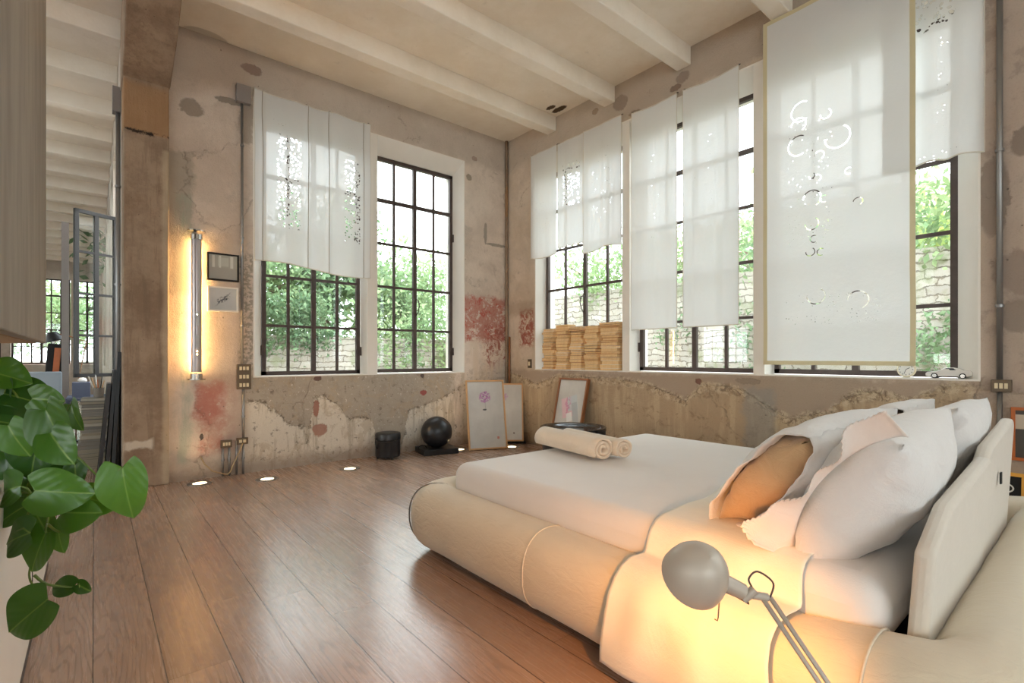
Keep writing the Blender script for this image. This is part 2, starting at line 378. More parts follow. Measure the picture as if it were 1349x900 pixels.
# ---------------------------------------------------------------- mesh helpers
class MB:
    def __init__(s): s.v = []; s.f = []; s.mi = []
    def add(s, vs, fs, mi=0):
        k = len(s.v); s.v += [tuple(q) for q in vs]; s.f += [tuple(i+k for i in f) for f in fs]; s.mi += [mi]*len(fs); return s
    def box(s, x0, x1, y0, y1, z0, z1, mi=0):
        return s.add([(x0,y0,z0),(x1,y0,z0),(x1,y1,z0),(x0,y1,z0),(x0,y0,z1),(x1,y0,z1),(x1,y1,z1),(x0,y1,z1)],
                     [(0,3,2,1),(4,5,6,7),(0,1,5,4),(1,2,6,5),(2,3,7,6),(3,0,4,7)], mi)
    def cbox(s, c, d, mi=0, R=None):
        m = MB().box(-d[0]/2, d[0]/2, -d[1]/2, d[1]/2, -d[2]/2, d[2]/2)
        R = R or Matrix.Identity(3); c = Vector(c)
        return s.add([tuple(c+R@Vector(q)) for q in m.v], m.f, mi)
    def prism(s, poly, y0, y1, axis='y', mi=0):
        n = len(poly)
        def P(a, b, c): return (a, c, b) if axis == 'y' else ((c, a, b) if axis == 'x' else (a, b, c))
        vs = [P(a, b, y0) for a, b in poly]+[P(a, b, y1) for a, b in poly]
        return s.add(vs, [tuple(range(n)), tuple(range(2*n-1, n-1, -1))]+[(i, (i+1) % n, (i+1) % n+n, i+n) for i in range(n)], mi)
    def tube(s, pts, r, n=10, cap=True, mi=0, closed=False):
        pts = [Vector(p) for p in pts]; m = len(pts); rr = r if hasattr(r, '__len__') else [r]*m
        vs = []; up = None
        for i, p in enumerate(pts):
            a = pts[(i-1) % m] if (closed or i) else p; b = pts[(i+1) % m] if (closed or i < m-1) else p
            d = (b-a).normalized()
            if up is None:
                up = Vector((0,0,1)) if abs(d.z) < .9 else Vector((1,0,0))
            x = d.cross(up)
            if x.length < 1e-4: x = d.orthogonal()
            x.normalize(); y = x.cross(d).normalized(); up = y
            for k in range(n):
                an = 2*PI*k/n; vs.append(p+x*(math.cos(an)*rr[i])+y*(math.sin(an)*rr[i]))
        fs = []
        for i in range(m if closed else m-1):
            j = (i+1) % m
            for k in range(n): fs.append((i*n+k, j*n+k, j*n+(k+1) % n, i*n+(k+1) % n))
        if cap and not closed: fs += [tuple(range(n)), tuple(range(m*n-1, (m-1)*n-1, -1))]
        return s.add(vs, fs, mi)
    def lathe(s, prof, c=(0,0,0), n=32, R=None, mi=0, cap=True):
        R = R or Matrix.Identity(3); c = Vector(c); vs = []; fs = []
        for (r, z) in prof:
            for k in range(n):
                a = 2*PI*k/n; vs.append(c+R@Vector((r*math.cos(a), r*math.sin(a), z)))
        for i in range(len(prof)-1):
            for k in range(n): fs.append((i*n+k, i*n+(k+1) % n, (i+1)*n+(k+1) % n, (i+1)*n+k))
        if cap and prof[0][0] > 1e-5: fs.append(tuple(range(n-1, -1, -1)))
        if cap and prof[-1][0] > 1e-5: fs.append(tuple(range((len(prof)-1)*n, len(prof)*n)))
        return s.add(vs, fs, mi)
    def grid(s, fn, nu, nv, mi=0, wrap=False):
        vs = [fn(i/(nu-1) if not wrap else i/nu, j/(nv-1)) for j in range(nv) for i in range(nu)]
        fs = []
        for j in range(nv-1):
            for i in range(nu if wrap else nu-1):
                a = j*nu+i; b = j*nu+(i+1) % nu; fs.append((a, b, b+nu, a+nu))
        return s.add(vs, fs, mi)
    def build(s, name, mat, parent=None, smooth=False, loc=None, bevel=0, solid=0, sub=0, seg=2):
        me = bpy.data.meshes.new(name); me.from_pydata(s.v, [], s.f); me.validate(); me.update()
        mats = mat if isinstance(mat, (list, tuple)) else [mat]
        for m in mats: me.materials.append(M[m] if isinstance(m, str) else m)
        if len(me.polygons) == len(s.mi): me.polygons.foreach_set('material_index', s.mi)
        if smooth is True: me.polygons.foreach_set('use_smooth', [True]*len(me.polygons))
        bm = bmesh.new(); bm.from_mesh(me)
        if solid == 0: bmesh.ops.recalc_face_normals(bm, faces=bm.faces)
        bm.to_mesh(me); bm.free()
        if smooth == 'auto':
            me.polygons.foreach_set('use_smooth', [True]*len(me.polygons)); me.set_sharp_from_angle(angle=math.radians(40))
        o = bpy.data.objects.new(name, me); C.objects.link(o)
        if parent: o.parent = parent
        if loc is not None: o.location = loc
        if bevel: b = o.modifiers.new('bevel', 'BEVEL'); b.width = bevel; b.segments = seg; b.limit_method = 'ANGLE'; b.angle_limit = math.radians(35)
        if solid: q = o.modifiers.new('solid', 'SOLIDIFY'); q.thickness = solid; q.offset = 0
        if sub: q = o.modifiers.new('sub', 'SUBSURF'); q.levels = q.render_levels = sub
        return o
def thing(name, label, cat, loc=(0,0,0), rz=0, group=None, rot=None):
    o = bpy.data.objects.new(name, None); C.objects.link(o); o.location = loc
    o.rotation_euler = rot if rot else (0, 0, rz)
    o['label'] = label; o['category'] = cat
    if group: o['group'] = group
    return o
def tag(o, label, cat, group=None, kind=None):
    o['label'] = label; o['category'] = cat
    if group: o['group'] = group
    if kind: o['kind'] = kind
    return o
def struct(o): o['kind'] = 'structure'; return o
def rotz(a): return Matrix.Rotation(a, 3, 'Z')
def fbm(x, y, z, o=3):
    v = 0; a = 1
    for i in range(o): v += a*mn.noise(Vector((x, y, z))*(2**i)); a *= .5
    return v
def spline(pts, n=6):
    pts = [Vector(p) for p in pts]; out = []
    for i in range(len(pts)-1):
        a = pts[max(0, i-1)]; b = pts[i]; c = pts[i+1]; d = pts[min(len(pts)-1, i+2)]
        for k in range(n):
            f = k/n; out.append(.5*((2*b)+(-a+c)*f+(2*a-5*b+4*c-d)*f*f+(-a+3*b-3*c+d)*f**3))
    return out+[pts[-1]]
# ---------------------------------------------------------------- the building
SA, SB, HEAD = 1.045, 1.09, 4.12        # sill heights, window head
CE = 4.61
def sheet_wall(name, spans, holes, place, thick, mat):
    """spans (u0,u1,z1); holes list of (u0,u1,z0,z1); place maps (u,v,z)->xyz with v the depth outwards"""
    m = MB(); u0, u1, z1 = spans; us = sorted({u0, u1}|{h[0] for h in holes}|{h[1] for h in holes})
    for a, b in zip(us, us[1:]):
        hs = [h for h in holes if h[0] <= a+1e-6 and h[1] >= b-1e-6]
        segs = [(0, z1)] if not hs else [(0, hs[0][2]), (hs[0][3], z1)]
        for (p, q) in segs:
            bb = MB().box(a, b, 0, thick, p, q); m.add([place(*k) for k in bb.v], bb.f)
    return struct(m.build(name, mat))
LS = [(-14.3, -12.3), (.36, -12.3), (.36, .36), (-4.37, .36), (-4.37, 16.76), (-14.3, 16.76)]
struct(MB().prism(LS, -.15, 0, 'z').build('floor', 'floor'))
struct(MB().prism(LS, CE, CE+.3, 'z').build('ceiling', 'ceil'))
placeA = lambda u, v, z: (u, v, z)
placeB = lambda u, v, z: (v, u, z)
sheet_wall('wall_north', (-4.37, .36, CE), [(-3.60, -.80, SA, HEAD)], placeA, .36, 'wallA')
sheet_wall('wall_east', (-12, 0, CE), [(-5.43, -.65, SB, HEAD), (-11.2, -6.4, SB, HEAD)], placeB, .36, 'wallB')
sheet_wall('wall_south', (-14, 0, CE), [(-11, -3, SA, HEAD)], lambda u, v, z: (u, -12-v, z), .36, 'wallC')
WW = [(-11, -9.1), (-8.9, -7), (-6.2, -4.3), (-4.1, -2.2), (-1.4, .5), (3, 5), (8, 10)]
sheet_wall('wall_west', (-12, 16.7, CE), [(a, b, SA, HEAD) for a, b in WW], lambda u, v, z: (-14-v, u, z), .36, 'wallC')
HW = [(.6, 1.8), (1.95, 3.25), (3.4, 4.7), (6, 7.3), (7.45, 8.75), (10, 11.3), (11.45, 12.75)]
sheet_wall('wall_hall', (.3, 16.7, CE), [(a, b, SA, HEAD) for a, b in HW], lambda u, v, z: (-4.73+v, u, z), .36, 'wallC')
FW = [(-12.6, -11.2), (-8.6, -7.2), (-6.99, -5.55), (-5.4, -4.85)]
sheet_wall('wall_hall_end', (-14, -4.37, CE), [(a, b, SA, 3.9) for a, b in FW], lambda u, v, z: (u, 16.4+v, z), .36, 'wallC')
# concrete pillar with its haunch and the beam above
pm = MB().box(-4.73, -4.37, -.05, .34, 0, 3.95)
pm.prism([(.34, 3.93), (-.05, 3.93), (-.55, 4.11), (-.92, 4.33), (-1.5, 4.5), (-1.5, CE), (.34, CE)], -4.74, -4.36, 'x')
struct(pm.build('pillar', 'concrete', bevel=.012))
struct(MB().box(-4.73, -4.37, -12, -1.5, 4.47, CE).build('ceiling_beam', 'concrete'))
# joists
ys = [-1.0-1.025*i for i in range(11)]+[.35+1.03*i for i in range(0, 16)]
for i, y in enumerate(ys):
    x1 = 0 if y < 0 else -4.73
    struct(MB().box(-14, x1, y-.085, y+.085, 4.41, CE+.02).build('ceiling_joist', 'ceil', bevel=.012))
# white painted reveals (splayed outer jambs and head)
def reveal(name, place, u0, u1, z0, z1, piers, d=.18, su=(.12, .09)):
    m = MB()
    def pr(poly_uv, za, zb):   # extruded in z
        n = len(poly_uv); vs = [place(a, b, za) for a, b in poly_uv]+[place(a, b, zb) for a, b in poly_uv]
        m.add(vs, [tuple(range(n)), tuple(range(2*n-1, n-1, -1))]+[(i, (i+1) % n, (i+1) % n+n, i+n) for i in range(n)])
    e = .004
    pr([(u0-.001, -e), (u0+.012, -e), (u0+su[0], d), (u0+su[0], .362), (u0-.001, .362)], z0, z1)
    pr([(u1+.001, -e), (u1-.012, -e), (u1-su[1], d), (u1-su[1], .362), (u1+.001, .362)], z0, z1)
    for a, b in piers: pr([(a, -e), (b, -e), (b, .362), (a, .362)], z0, z1)
    # head wedge
    vs = []
    for u in (u0, u1):
        vs += [place(u, -e-.002, z1+.001), place(u, -e-.002, z1-.012), place(u, d, z1-.19), place(u, .364, z1-.19), place(u, .364, z1+.001)]
    m.add(vs, [(0,1,2,3,4), (9,8,7,6,5)]+[(i, (i+1) % 5, (i+1) % 5+5, i+5) for i in range(5)])
    vs = []
    for u in (u0, u1): vs += [place(u, -.008, z0+.006), place(u, -.008, z0-.008), place(u, .37, z0-.008), place(u, .37, z0+.004)]
    m.add(vs, [(0,1,2,3), (7,6,5,4)]+[(i, (i+1) % 4, (i+1) % 4+4, i+4) for i in range(4)])
    return struct(m.build(name, 'white'))
reveal('trim_1', placeA, -3.60, -.80, SA, HEAD, [(-2.283, -2.15)])
reveal('trim_2', placeB, -5.43, -.65, SB, HEAD, [(-2.329, -2.221), (-3.905, -3.80)], su=(.15, .035))
reveal('trim_3', placeB, -11.2, -6.4, SB, HEAD, [(-8.05, -7.95), (-9.65, -9.55)])
reveal('trim_4', lambda u, v, z: (u, -12-v, z), -11, -3, SA, HEAD, [(-9.6, -9.5), (-8, -7.9), (-6.5, -6.4), (-4.8, -4.7)])
# ---------------------------------------------------------------- steel windows
NW = [0]
def steel_window(place, u0, u1, z0, z1, d=.18, cols=4, rows=5, name=None, handle='mid', transom=True, hinges=True, thin=1.0):
    NW[0] += 1
    root = MB(); fw, bw = .046*thin, .030*thin; W = (u1-u0); H = (z1-z0)
    def bar(m, ua, ub, za, zb, da, db):
        bb = MB().box(ua, ub, da, db, za, zb); m.add([place(*k) for k in bb.v], bb.f)
    a, b = d, d+.045
    bar(root, u0, u0+fw, z0, z1, a, b); bar(root, u1-fw, u1, z0, z1, a, b)
    bar(root, u0, u1, z0, z0+fw, a, b); bar(root, u0, u1, z1-fw, z1, a, b)
    o = struct(root.build(name or 'window_%d' % NW[0], 'steel'))
    g = MB()
    for i in range(1, cols):
        u = u0+W*i/cols; k = bw*(1.7 if (i*2 == cols) else 1)/1
        bar(g, u-k/2, u+k/2, z0+fw/2, z1-fw/2, a-.004 if i*2 == cols else a+.008, b-.006)
    for j in range(1, rows):
        z = z0+H*j/rows; k = bw*(1.6 if (transom and j == rows-1) else 1)
        bar(g, u0+fw/2, u1-fw/2, z-k/2, z+k/2, a+.004, b-.009)
    g.build('glazing_bars', 'steel', o)
    gl = MB(); bar(gl, u0+.01, u1-.01, z0+.01, z1-.01, d+.026, d+.030); gl.build('pane', 'glass', o)
    if handle:
        um = (u0+u1)/2; hz = z0+H*.3
        for sgn in (-1, 1):
            hb = MB(); pts = [(um+sgn*.012, a-.002, hz-.09), (um+sgn*.03, a-.03, hz-.03), (um+sgn*.045, a-.045, hz+.06), (um+sgn*.035, a-.04, hz+.13), (um+sgn*.012, a-.02, hz+.15)]
            hb.tube([place(*p) for p in pts], .007, 8); hb.build('handle', 'steel', o, smooth=True)
            if handle == 'one': break
    if hinges:
        for uu in (u0-.004, u1+.004):
            for hz in (z0+H*.1, z0+H*.68):
                hb = MB(); hb.tube([place(uu, a-.012, hz-.055), place(uu, a-.012, hz+.055)], .013, 8); hb.build('hinge', 'steel', o, smooth=True)
    return o
steel_window(placeA, -3.47, -2.305, 1.052, 3.925, handle='one')
steel_window(placeA, -2.128, -.89, 1.06, 3.925)
steel_window(placeB, -2.205, -.69, 1.10, 3.935, hinges=False)
steel_window(placeB, -3.785, -2.345, 1.10, 3.935)
steel_window(placeB, -5.28, -3.92, 1.10, 3.935, hinges=False)
for a, b in ((-11.1, -9.66), (-9.54, -8.06), (-7.94, -6.5)): steel_window(placeB, a, b, 1.1, 3.93, handle=None, hinges=False)
for a, b in ((-10.9, -9.6), (-9.5, -8), (-7.9, -6.5), (-6.4, -4.8), (-4.7, -3.1)): steel_window(lambda u, v, z: (u, -12-v, z), a, b, 1.06, 3.93, handle=None, hinges=False)
pH = lambda u, v, z: (-4.73+v, u, z)
for a, b in HW:
    if a != 1.95: steel_window(pH, a+.01, b-.01, SA+.01, HEAD-.01, d=.1, handle=None, hinges=False)
for a, b in WW: steel_window(lambda u, v, z: (-14-v, u, z), a+.01, b-.01, SA+.01, HEAD-.01, d=.1, handle=None, hinges=False)
pE = lambda u, v, z: (u, 16.4+v, z)
for a, b in FW: steel_window(pE, a+.01, b-.01, SA+.01, 3.89, d=.1, handle=None, hinges=False, thin=1.2, cols=6 if b-a > 1 else 2)
# the opened casement that swings into the hall
hx, hy = -4.70, 3.2; ang = math.atan2(-.24, -.45)
pc = lambda u, v, z: (hx+math.cos(ang)*u-math.sin(ang)*v, hy+math.sin(ang)*u+math.cos(ang)*v, z)
ow = steel_window(pc, .0, .52, .99, 3.28, d=0, cols=2, rows=4, handle='one', transom=False, hinges=False, name='window_%d' % (NW[0]+1))
M['darksteel'] = simple('dark_green_black_steel', (46,46,46), .5, .2, var=.1)
for q in [ow]+list(ow.children):
    if q.data.materials[0] == M['steel']: q.data.materials[0] = M['darksteel']
fx_top = MB().box(-4.62, -4.58, 1.96, 3.24, 3.3, 3.34).box(-4.62, -4.58, 1.96, 2.0, SA, HEAD).box(-4.62, -4.58, 3.2, 3.24, SA, HEAD)
struct(fx_top.build('trim_5', 'steel'))
# pale jamb post beyond the opened casement
struct(MB().box(-5.30, -5.22, 3.55, 3.60, 0, 3.2).build('trim_6', 'box_grey'))
# corner pipes of the room
tag(MB().tube([(-.035, -.03, .0), (-.035, -.03, CE)], .022, 12).build('corner_pipe', 'concrete', smooth=True), 'grey plaster coated pipe running up the room corner', 'pipe')
tag(MB().tube([(-.02, -.085, .45), (-.02, -.085, 1.58)], .014, 10).build('copper_pipe', 'wood_brown', smooth=True), 'short brown copper pipe beside the grey corner pipe', 'pipe')
# ---------------------------------------------------------------- bed
def ellpath(x0, x1, y0, y1, rc, n=8):
    pts = []
    for cx, cy, a0 in ((x1-rc, y1-rc, 0), (x0+rc, y1-rc, PI/2), (x0+rc, y0+rc, PI), (x1-rc, y0+rc, 1.5*PI)):
        for k in range(n+1):
            a = a0+PI/2*k/n; pts.append((cx+rc*math.cos(a), cy+rc*math.sin(a), math.cos(a), math.sin(a)))
    return pts
BX0, BX1, BY0, BY1 = -3.23, -.98, -5.885, -3.13
def dense(pts, step=.08):
    out = []
    n = len(pts)
    for i in range(n):
        a = pts[i]; b = pts[(i+1) % n]; L = math.hypot(b[0]-a[0], b[1]-a[1]); k = max(1, int(L/step))
        for j in range(k):
            f = j/k; out.append(tuple(a[q]*(1-f)+b[q]*f for q in range(4)))
    return out
bed = thing('bed', 'low double bed with plump cream upholstered bolster frame and two headrest panels', 'bed', (-2.1, -4.55, 0))
def L(p): return (p[0]+2.1, p[1]+4.55, p[2])
path = dense(ellpath(BX0, BX1, BY0, BY1, .16))
fr = MB(); nP = len(path); nR = 28; vs = []
for i, (x, y, nx, ny) in enumerate(path):
    nl = math.hypot(nx, ny); nx /= nl; ny /= nl
    for k in range(nR):
        a = 2*PI*k/nR; hd = max(0, min(1, (BY0+.5-y)/.5))
        rx, rz = .175+.035*hd, .195+.04*hd
        ca, sa = math.cos(a), math.sin(a)
        ca = math.copysign(abs(ca)**.85, ca); sa = math.copysign(abs(sa)**.9, sa)
        w_ = 1+.02*fbm(x*3, y*3, k*.3)
        vs.append(L((x+nx*rx*ca*w_, y+ny*rx*ca*w_, .035+rz+rz*sa*w_)))
fs = [(i*nR+k, ((i+1) % nP)*nR+k, ((i+1) % nP)*nR+(k+1) % nR, i*nR+(k+1) % nR) for i in range(nP) for k in range(nR)]
fr.add(vs, fs); fr.build('bolster_frame', 'bolster', bed, smooth=True)
# stitched seams round the bolster
def seam_ring(cx, cy, nx, ny, rx=.175, rz=.195, r=.004, nm='seam', mat='bolster'):
    pts = []
    for k in range(36):
        a = 2*PI*k/36; ca, sa = math.cos(a), math.sin(a)
        ca = math.copysign(abs(ca)**.85, ca); sa = math.copysign(abs(sa)**.9, sa)
        pts.append(L((cx+nx*rx*ca*1.004, cy+ny*rx*ca*1.004, .035+rz+rz*sa*1.004)))
    MB().tube(pts, r, 6, closed=True).build(nm, mat, bed, smooth=True)
seam_ring(BX0, -4.28, -1, 0, nm='seam'); seam_ring(BX1, -4.28, 1, 0, nm='seam')
seam_ring(BX0+.02, BY1-.06, -.85, .5, r=.005, mat='piping', nm='piping'); 
seam_ring(BX0, -5.62, -1, 0, .19, .215, nm='seam')
seam_ring(-2.12, BY0, 0, -1, .205, .225, r=.007, mat='piping', nm='piping')
MB().box(*[v for p in ((-3.18+2.1, -1.03+2.1), (-5.85+4.55, -3.2+4.55)) for v in p], .0, .12).build('plinth', 'blackmatte', bed)
MB().box(-3.1+2.1, -1.1+2.1, -5.66+4.55, -3.27+4.55, .12, .34).build('slatted_base', 'blackmatte', bed)
# headrest panels
def panel(x0, x1, y, z0, zl, zr, cut, tilt, nm='headrest_panel'):
    poly = [(x0, z0), (x1, z0), (x1+.01, zr-.03), (x1-.03, zr), (x0+cut, zl), (x0, zl-cut*.5)]
    m = MB(); n = len(poly); th = .05; vs = []
    for v in (0, -th):
        for (a, b) in poly: vs.append(L((a, y+v-(b-z0)*tilt, b)))
    m.add(vs, [tuple(range(n)), tuple(range(2*n-1, n-1, -1))]+[(i, (i+1) % n, (i+1) % n+n, i+n) for i in range(n)])
    return m.build(nm, 'panel', bed, smooth='auto', bevel=.018, seg=3)
panel(-3.13, -2.2, -5.655, .34, .80, .86, .2, .07)
p2 = panel(-2.18, -1.38, -5.65, .34, .885, .95, .12, .05)
MB().cbox(L((-1.86, -5.73, .72)), (.03, .006, .05)).build('fabric_tab', 'blackmatte', bed)
# mattress
mb = MB().box(-3.16, -1.06, -5.62, -3.29, .35, .575)
mt = mb.build('mattress', 'sheet', smooth='auto', bevel=.085, seg=6)
tag(mt, 'thick mattress in a fitted white sheet lying inside the cream bed', 'mattress')
# the loose sheet thrown over the side
prof = [(-2.2,.588), (-2.5,.588), (-2.8,.588), (-3.0,.588), (-3.08,.586), (-3.13,.572), (-3.163,.54), (-3.175,.49), (-3.18,.445), (-3.215,.445), (-3.27,.447), (-3.33,.428), (-3.375,.395), (-3.41,.34), (-3.425,.27), (-3.43,.20), (-3.425,.13), (-3.41,.06)]
pl = [0]
for a, b in zip(prof, prof[1:]): pl.append(pl[-1]+math.dist(a, b))
def pat(s):
    s *= pl[-1]
    for i in range(len(prof)-1):
        if s <= pl[i+1]+1e-9:
            f = (s-pl[i])/(pl[i+1]-pl[i]); return (prof[i][0]*(1-f)+prof[i+1][0]*f, prof[i][1]*(1-f)+prof[i+1][1]*f)
    return prof[-1]
def throwf(u, v):
    x, z = pat(v)
    yl = -4.72-.10*math.sin(v*3)+.03*mn.noise(Vector((v*5, 0, 0)))-.06*max(0, v-.55)
    yr = -5.42+.03*mn.noise(Vector((v*6, 3, 0)))+.02*v
    if v < .35: yr += (.35-v)*.25
    y = yl*(1-u)+yr*u
    wv = .010*(1+mn.noise(Vector((u*5, v*7, 1))))+.012*max(0, v-.55)*(1+math.sin(u*17+v*4))
    fl = 1 if v > .3 else 0
    return (x-wv*(1.0 if v > .42 else .2), y, z+.004+(.008*abs(mn.noise(Vector((u*4, v*9, 5)))) if v < .45 else 0))
th = MB().grid(throwf, 50, 90).build('draped_sheet', 'throw', smooth=True, solid=.003)
tag(th, 'loose cream sheet draped from the mattress down over the bolster beside the lamp', 'sheet')
# pillows
def pillow(name, label, loc, rot, Lx, Hy, Tz, mat='pillow', seed=0, mouth=False, ruffle=False, group='pillows on the bed'):
    o = thing(name, label, 'pillow', loc, group=group); o.rotation_euler = rot
    def shape(u, v, side, k=1.0):   # u,v in -1..1
        pu = max(0, 1-abs(u)**3.0)**.45; pv = max(0, 1-abs(v)**2.4)**.6
        if mouth and u < 0: pu = max(pu, .62)
        t = Tz/2*pu*pv
        x = u*Lx/2*(1-.06*(1-abs(v)**2)*(1 if abs(u) > .5 else 0)); y = v*Hy/2*(1-.07*(1-u*u))
        wv = .014*fbm(u*2.2+seed, v*2.2, seed+side)*pu*pv*(1 if not mouth else 1)+.012*(1-min(1, 1.2*pu*pv))*fbm(u*7+seed, v*7, seed)+.006*math.sin(9*(u-v)+3*fbm(u*2+seed, v*2, 1))*max(0, abs(u)+abs(v)-.6)
        return (x*k, y*k, side*(t*k)+wv+Tz*.10*(1-v*v)*.0)
    m = MB(); n = 36
    for side in (1, -1): m.grid(lambda a, b: shape(2*a-1, 2*b-1, side), n, n)
    if not mouth:
        bm_ = m.build('pillowcase', mat, o, smooth=True)
        bm = bmesh.new(); bm.from_mesh(bm_.data); bmesh.ops.remove_doubles(bm, verts=bm.verts, dist=.002); bmesh.ops.recalc_face_normals(bm, faces=bm.faces); bm.to_mesh(bm_.data); bm.free()
    else:
        bm_ = m.build('pillowcase', mat, o, smooth=True, solid=.004)
        mi = MB()
        def inner(a, b, side):
            u = 2*a-1; v = 2*b-1; pu = max(0, 1-abs(u)**3.5)**.5; pv = max(0, 1-abs(v)**2.4)**.6
            return (u*Lx/2*.95-.0, v*Hy/2*.88, side*Tz/2*.86*pu*pv+.014*math.sin(8*v+4*fbm(u*3, v*3, seed))*pu*(abs(u)))
        for side in (1, -1): mi.grid(lambda a, b: inner(a, b, side), 30, 30)
        q = mi.build('inner_cushion', 'ticking', o, smooth=True)
        bm = bmesh.new(); bm.from_mesh(q.data); bmesh.ops.remove_doubles(bm, verts=bm.verts, dist=.002); bmesh.ops.recalc_face_normals(bm, faces=bm.faces); bm.to_mesh(q.data); bm.free()
    return o
# local axes: x along the bed head, y up the pillow, z through its thickness (front face +z)
def prot(lean, yaw=0, roll=0):
    # lean: angle of the pillow plane from horizontal
    R = Matrix.Rotation(yaw, 4, 'Z')@Matrix.Rotation(roll, 4, 'Y')@Matrix.Rotation(PI-lean, 4, 'X')@Matrix.Rotation(PI, 4, 'Y')
    return R.to_euler()
def R_for(lean, yaw=0, roll=0):
    # local x -> +X world, local y -> up and towards the headrest (-Y), local z -> front (+Y) and up
    x = Vector((1, 0, 0)); y = Vector((0, -math.cos(lean), math.sin(lean))); z = x.cross(y)
    R = Matrix((x, y, z)).transposed()
    R = Matrix.Rotation(yaw, 3, 'Z')@Matrix.Rotation(roll, 3, 'Y')@R
    return R.to_euler()
E45 = math.radians
PA = pillow('pillow', 'front white pillow whose open case shows its tan inner cushion', (-2.62, -5.22, .80), R_for(E45(47), E45(-4), E45(-3)), .84, .56, .28, seed=1, mouth=True)
PB = pillow('pillow', 'white pillow with a frayed ruffle leaning on the nearer headrest panel', (-2.66, -5.485, .795), R_for(E45(57), E45(2), E45(-3)), .90, .54, .33, seed=4)
PC = pillow('pillow', 'white pillow at the far side, in front row, tan cushion end poking out', (-1.74, -5.25, .80), R_for(E45(52), E45(2)), .80, .56, .27, seed=8, mouth=True)
PD = pillow('pillow', 'white pillow squeezed against the farther headrest panel', (-1.80, -5.50, .80), R_for(E45(62)), .80, .56, .26, seed=12)
# frayed ruffle of the rear near pillow: a strip along the open side, folding towards the room
def ruff(u, v):
    # u across the ruffle (0 at the case, 1 at the fray), v along the pillow height
    yy = (-1+2*v)*.285
    low = max(0, (.3-v)/.3)
    wd = .085+.02*math.sin(v*8+.5)+.09*low
    x = -.395-.02*math.sin(v*PI)-wd*u*(.80+.1*math.sin(v*19))
    z = -(.10*(1-(2*v-1)**2)**.7+wd*u*(.45+.35*math.sin(v*7+.6))+.014*math.sin(v*25)*u)
    y = yy-.03*u*math.sin(v*5)+.02*u
    if u > .98: y += .006*math.sin(v*260)
    return (x, y, z)
MB().grid(ruff, 14, 130).build('frayed_ruffle', 'ruffle', PB, smooth=True, solid=.003)
# towels
def towel(name, label, loc, rz, length, r, seed=0, parts=True):
    o = thing(name, label, 'towel', loc, rz, 'rolled towels on the bed')
    m = MB(); turns = 2.6; n = 90; th_ = r/(turns+.6)
    def sp(u, v):
        a = v*turns*2*PI; rr = th_*.5+(r-th_*.5)*(v**.9); rr *= 1+.04*fbm(u*3+seed, v*6, seed)
        sq = .86
        return ((rr*math.cos(a)), (u-.5)*length*(1+.012*math.sin(v*40)), r*sq+rr*math.sin(a)*sq)
    m.grid(sp, 12, n)
    m.build('rolled_cloth', 'towel', o, smooth=True, solid=th_*.62)
    return o
towel('rolled_towel', 'fatter ecru rolled towel nearer the long cream bolster', (-2.35, -3.60, .583), E45(-8), .66, .086, 1)
towel('rolled_towel', 'slimmer ecru rolled towel tucked behind the fatter one', (-2.185, -3.66, .583), E45(-10), .64, .074, 5)
# ---------------------------------------------------------------- desk lamp standing on the floor beside the bed
lb = thing('reading_lamp', 'greige jointed reading lamp with a domed shade lighting the bed side', 'lamp', (-3.86, -5.99, 0))
def LL(p): p = Vector(p); return tuple(p-Vector((-3.86, -5.99, 0)))
head = Vector((-3.86, -5.43, .755)); ax = Vector((.30, .62, -.72)).normalized()
Rh = ax.to_track_quat('Z', 'Y').to_matrix()
pr_ = [(.0, -.066), (.025, -.060), (.045, -.048), (.060, -.028), (.070, -.005), (.074, .018), (.075, .035)]
MB().lathe(pr_+[(.072, .035), (.068, .010), (.056, -.022), (.040, -.042), (.0, -.056)], LL(head), 40, Rh).build('lamp_shade', 'lampbody', lb, smooth='auto')
bm_ = simple('warm_bulb', (255,214,150), .4, emis=(255,190,95), es=30); M['bulb'] = bm_
bu = MB(); bu.lathe([(0, -.026), (.018, -.02), (.026, 0), (.018, .018), (0, .024)], LL(head+ax*.005), 16, Rh); bu.build('bulb', 'bulb', lb, smooth=True)
ld = bpy.data.lights.new('reading_lamp_light', 'SPOT'); ld.energy = 14; ld.color = (1, .37, .05); ld.spot_size = E45(150); ld.spot_blend = .45; ld.shadow_soft_size = .02
lo = bpy.data.objects.new('reading_lamp_light', ld); C.objects.link(lo); lo.location = head+ax*.034; lo.rotation_euler = (-ax).to_track_quat('Z', 'Y').to_euler()
neck0 = head-ax*.055; j1 = Vector((-3.77, -5.505, .700)); j2 = Vector((-3.735, -5.53, .690))
nd = (j1-head).normalized()
n0 = head+nd*.055
MB().tube([LL(n0), LL(head+nd*.075), LL(head+nd*.115)], [.021, .020, .018], 20).build('neck', 'lampbody', lb, smooth='auto')
MB().tube([LL(head+nd*.112), LL(j1)], [.008, .006], 10).build('neck_rod', 'chrome', lb, smooth=True)
MB().tube([LL(j1+Vector((-.01,.01,-.012))), LL(j1+Vector((.01,-.01,.012)))], .011, 12).tube([LL(j1), LL(j2+Vector((.005,0,-.0)))], .009, 10).build('joint', 'lampbody', lb, smooth='auto')
elbow = Vector((-3.70, -5.80, .30)); e2 = Vector((-3.70, -5.80, .30))
top_a = j2
arm_end = Vector((-3.712, -5.642, .537)); dirv = (arm_end-top_a).normalized(); elbow = top_a+dirv*.42
for off in (-.009, .009):
    o_ = Vector((.6, -.5, .1)).normalized()*off
    MB().tube([LL(top_a+o_), LL(elbow+o_)], .0055, 10).build('upper_arm_rod', 'lampbody', lb, smooth=True)
MB().tube([LL(elbow+Vector((-.02,0,0))), LL(elbow+Vector((.02,0,0)))], .014, 14).build('elbow_joint', 'lampbody', lb, smooth='auto')
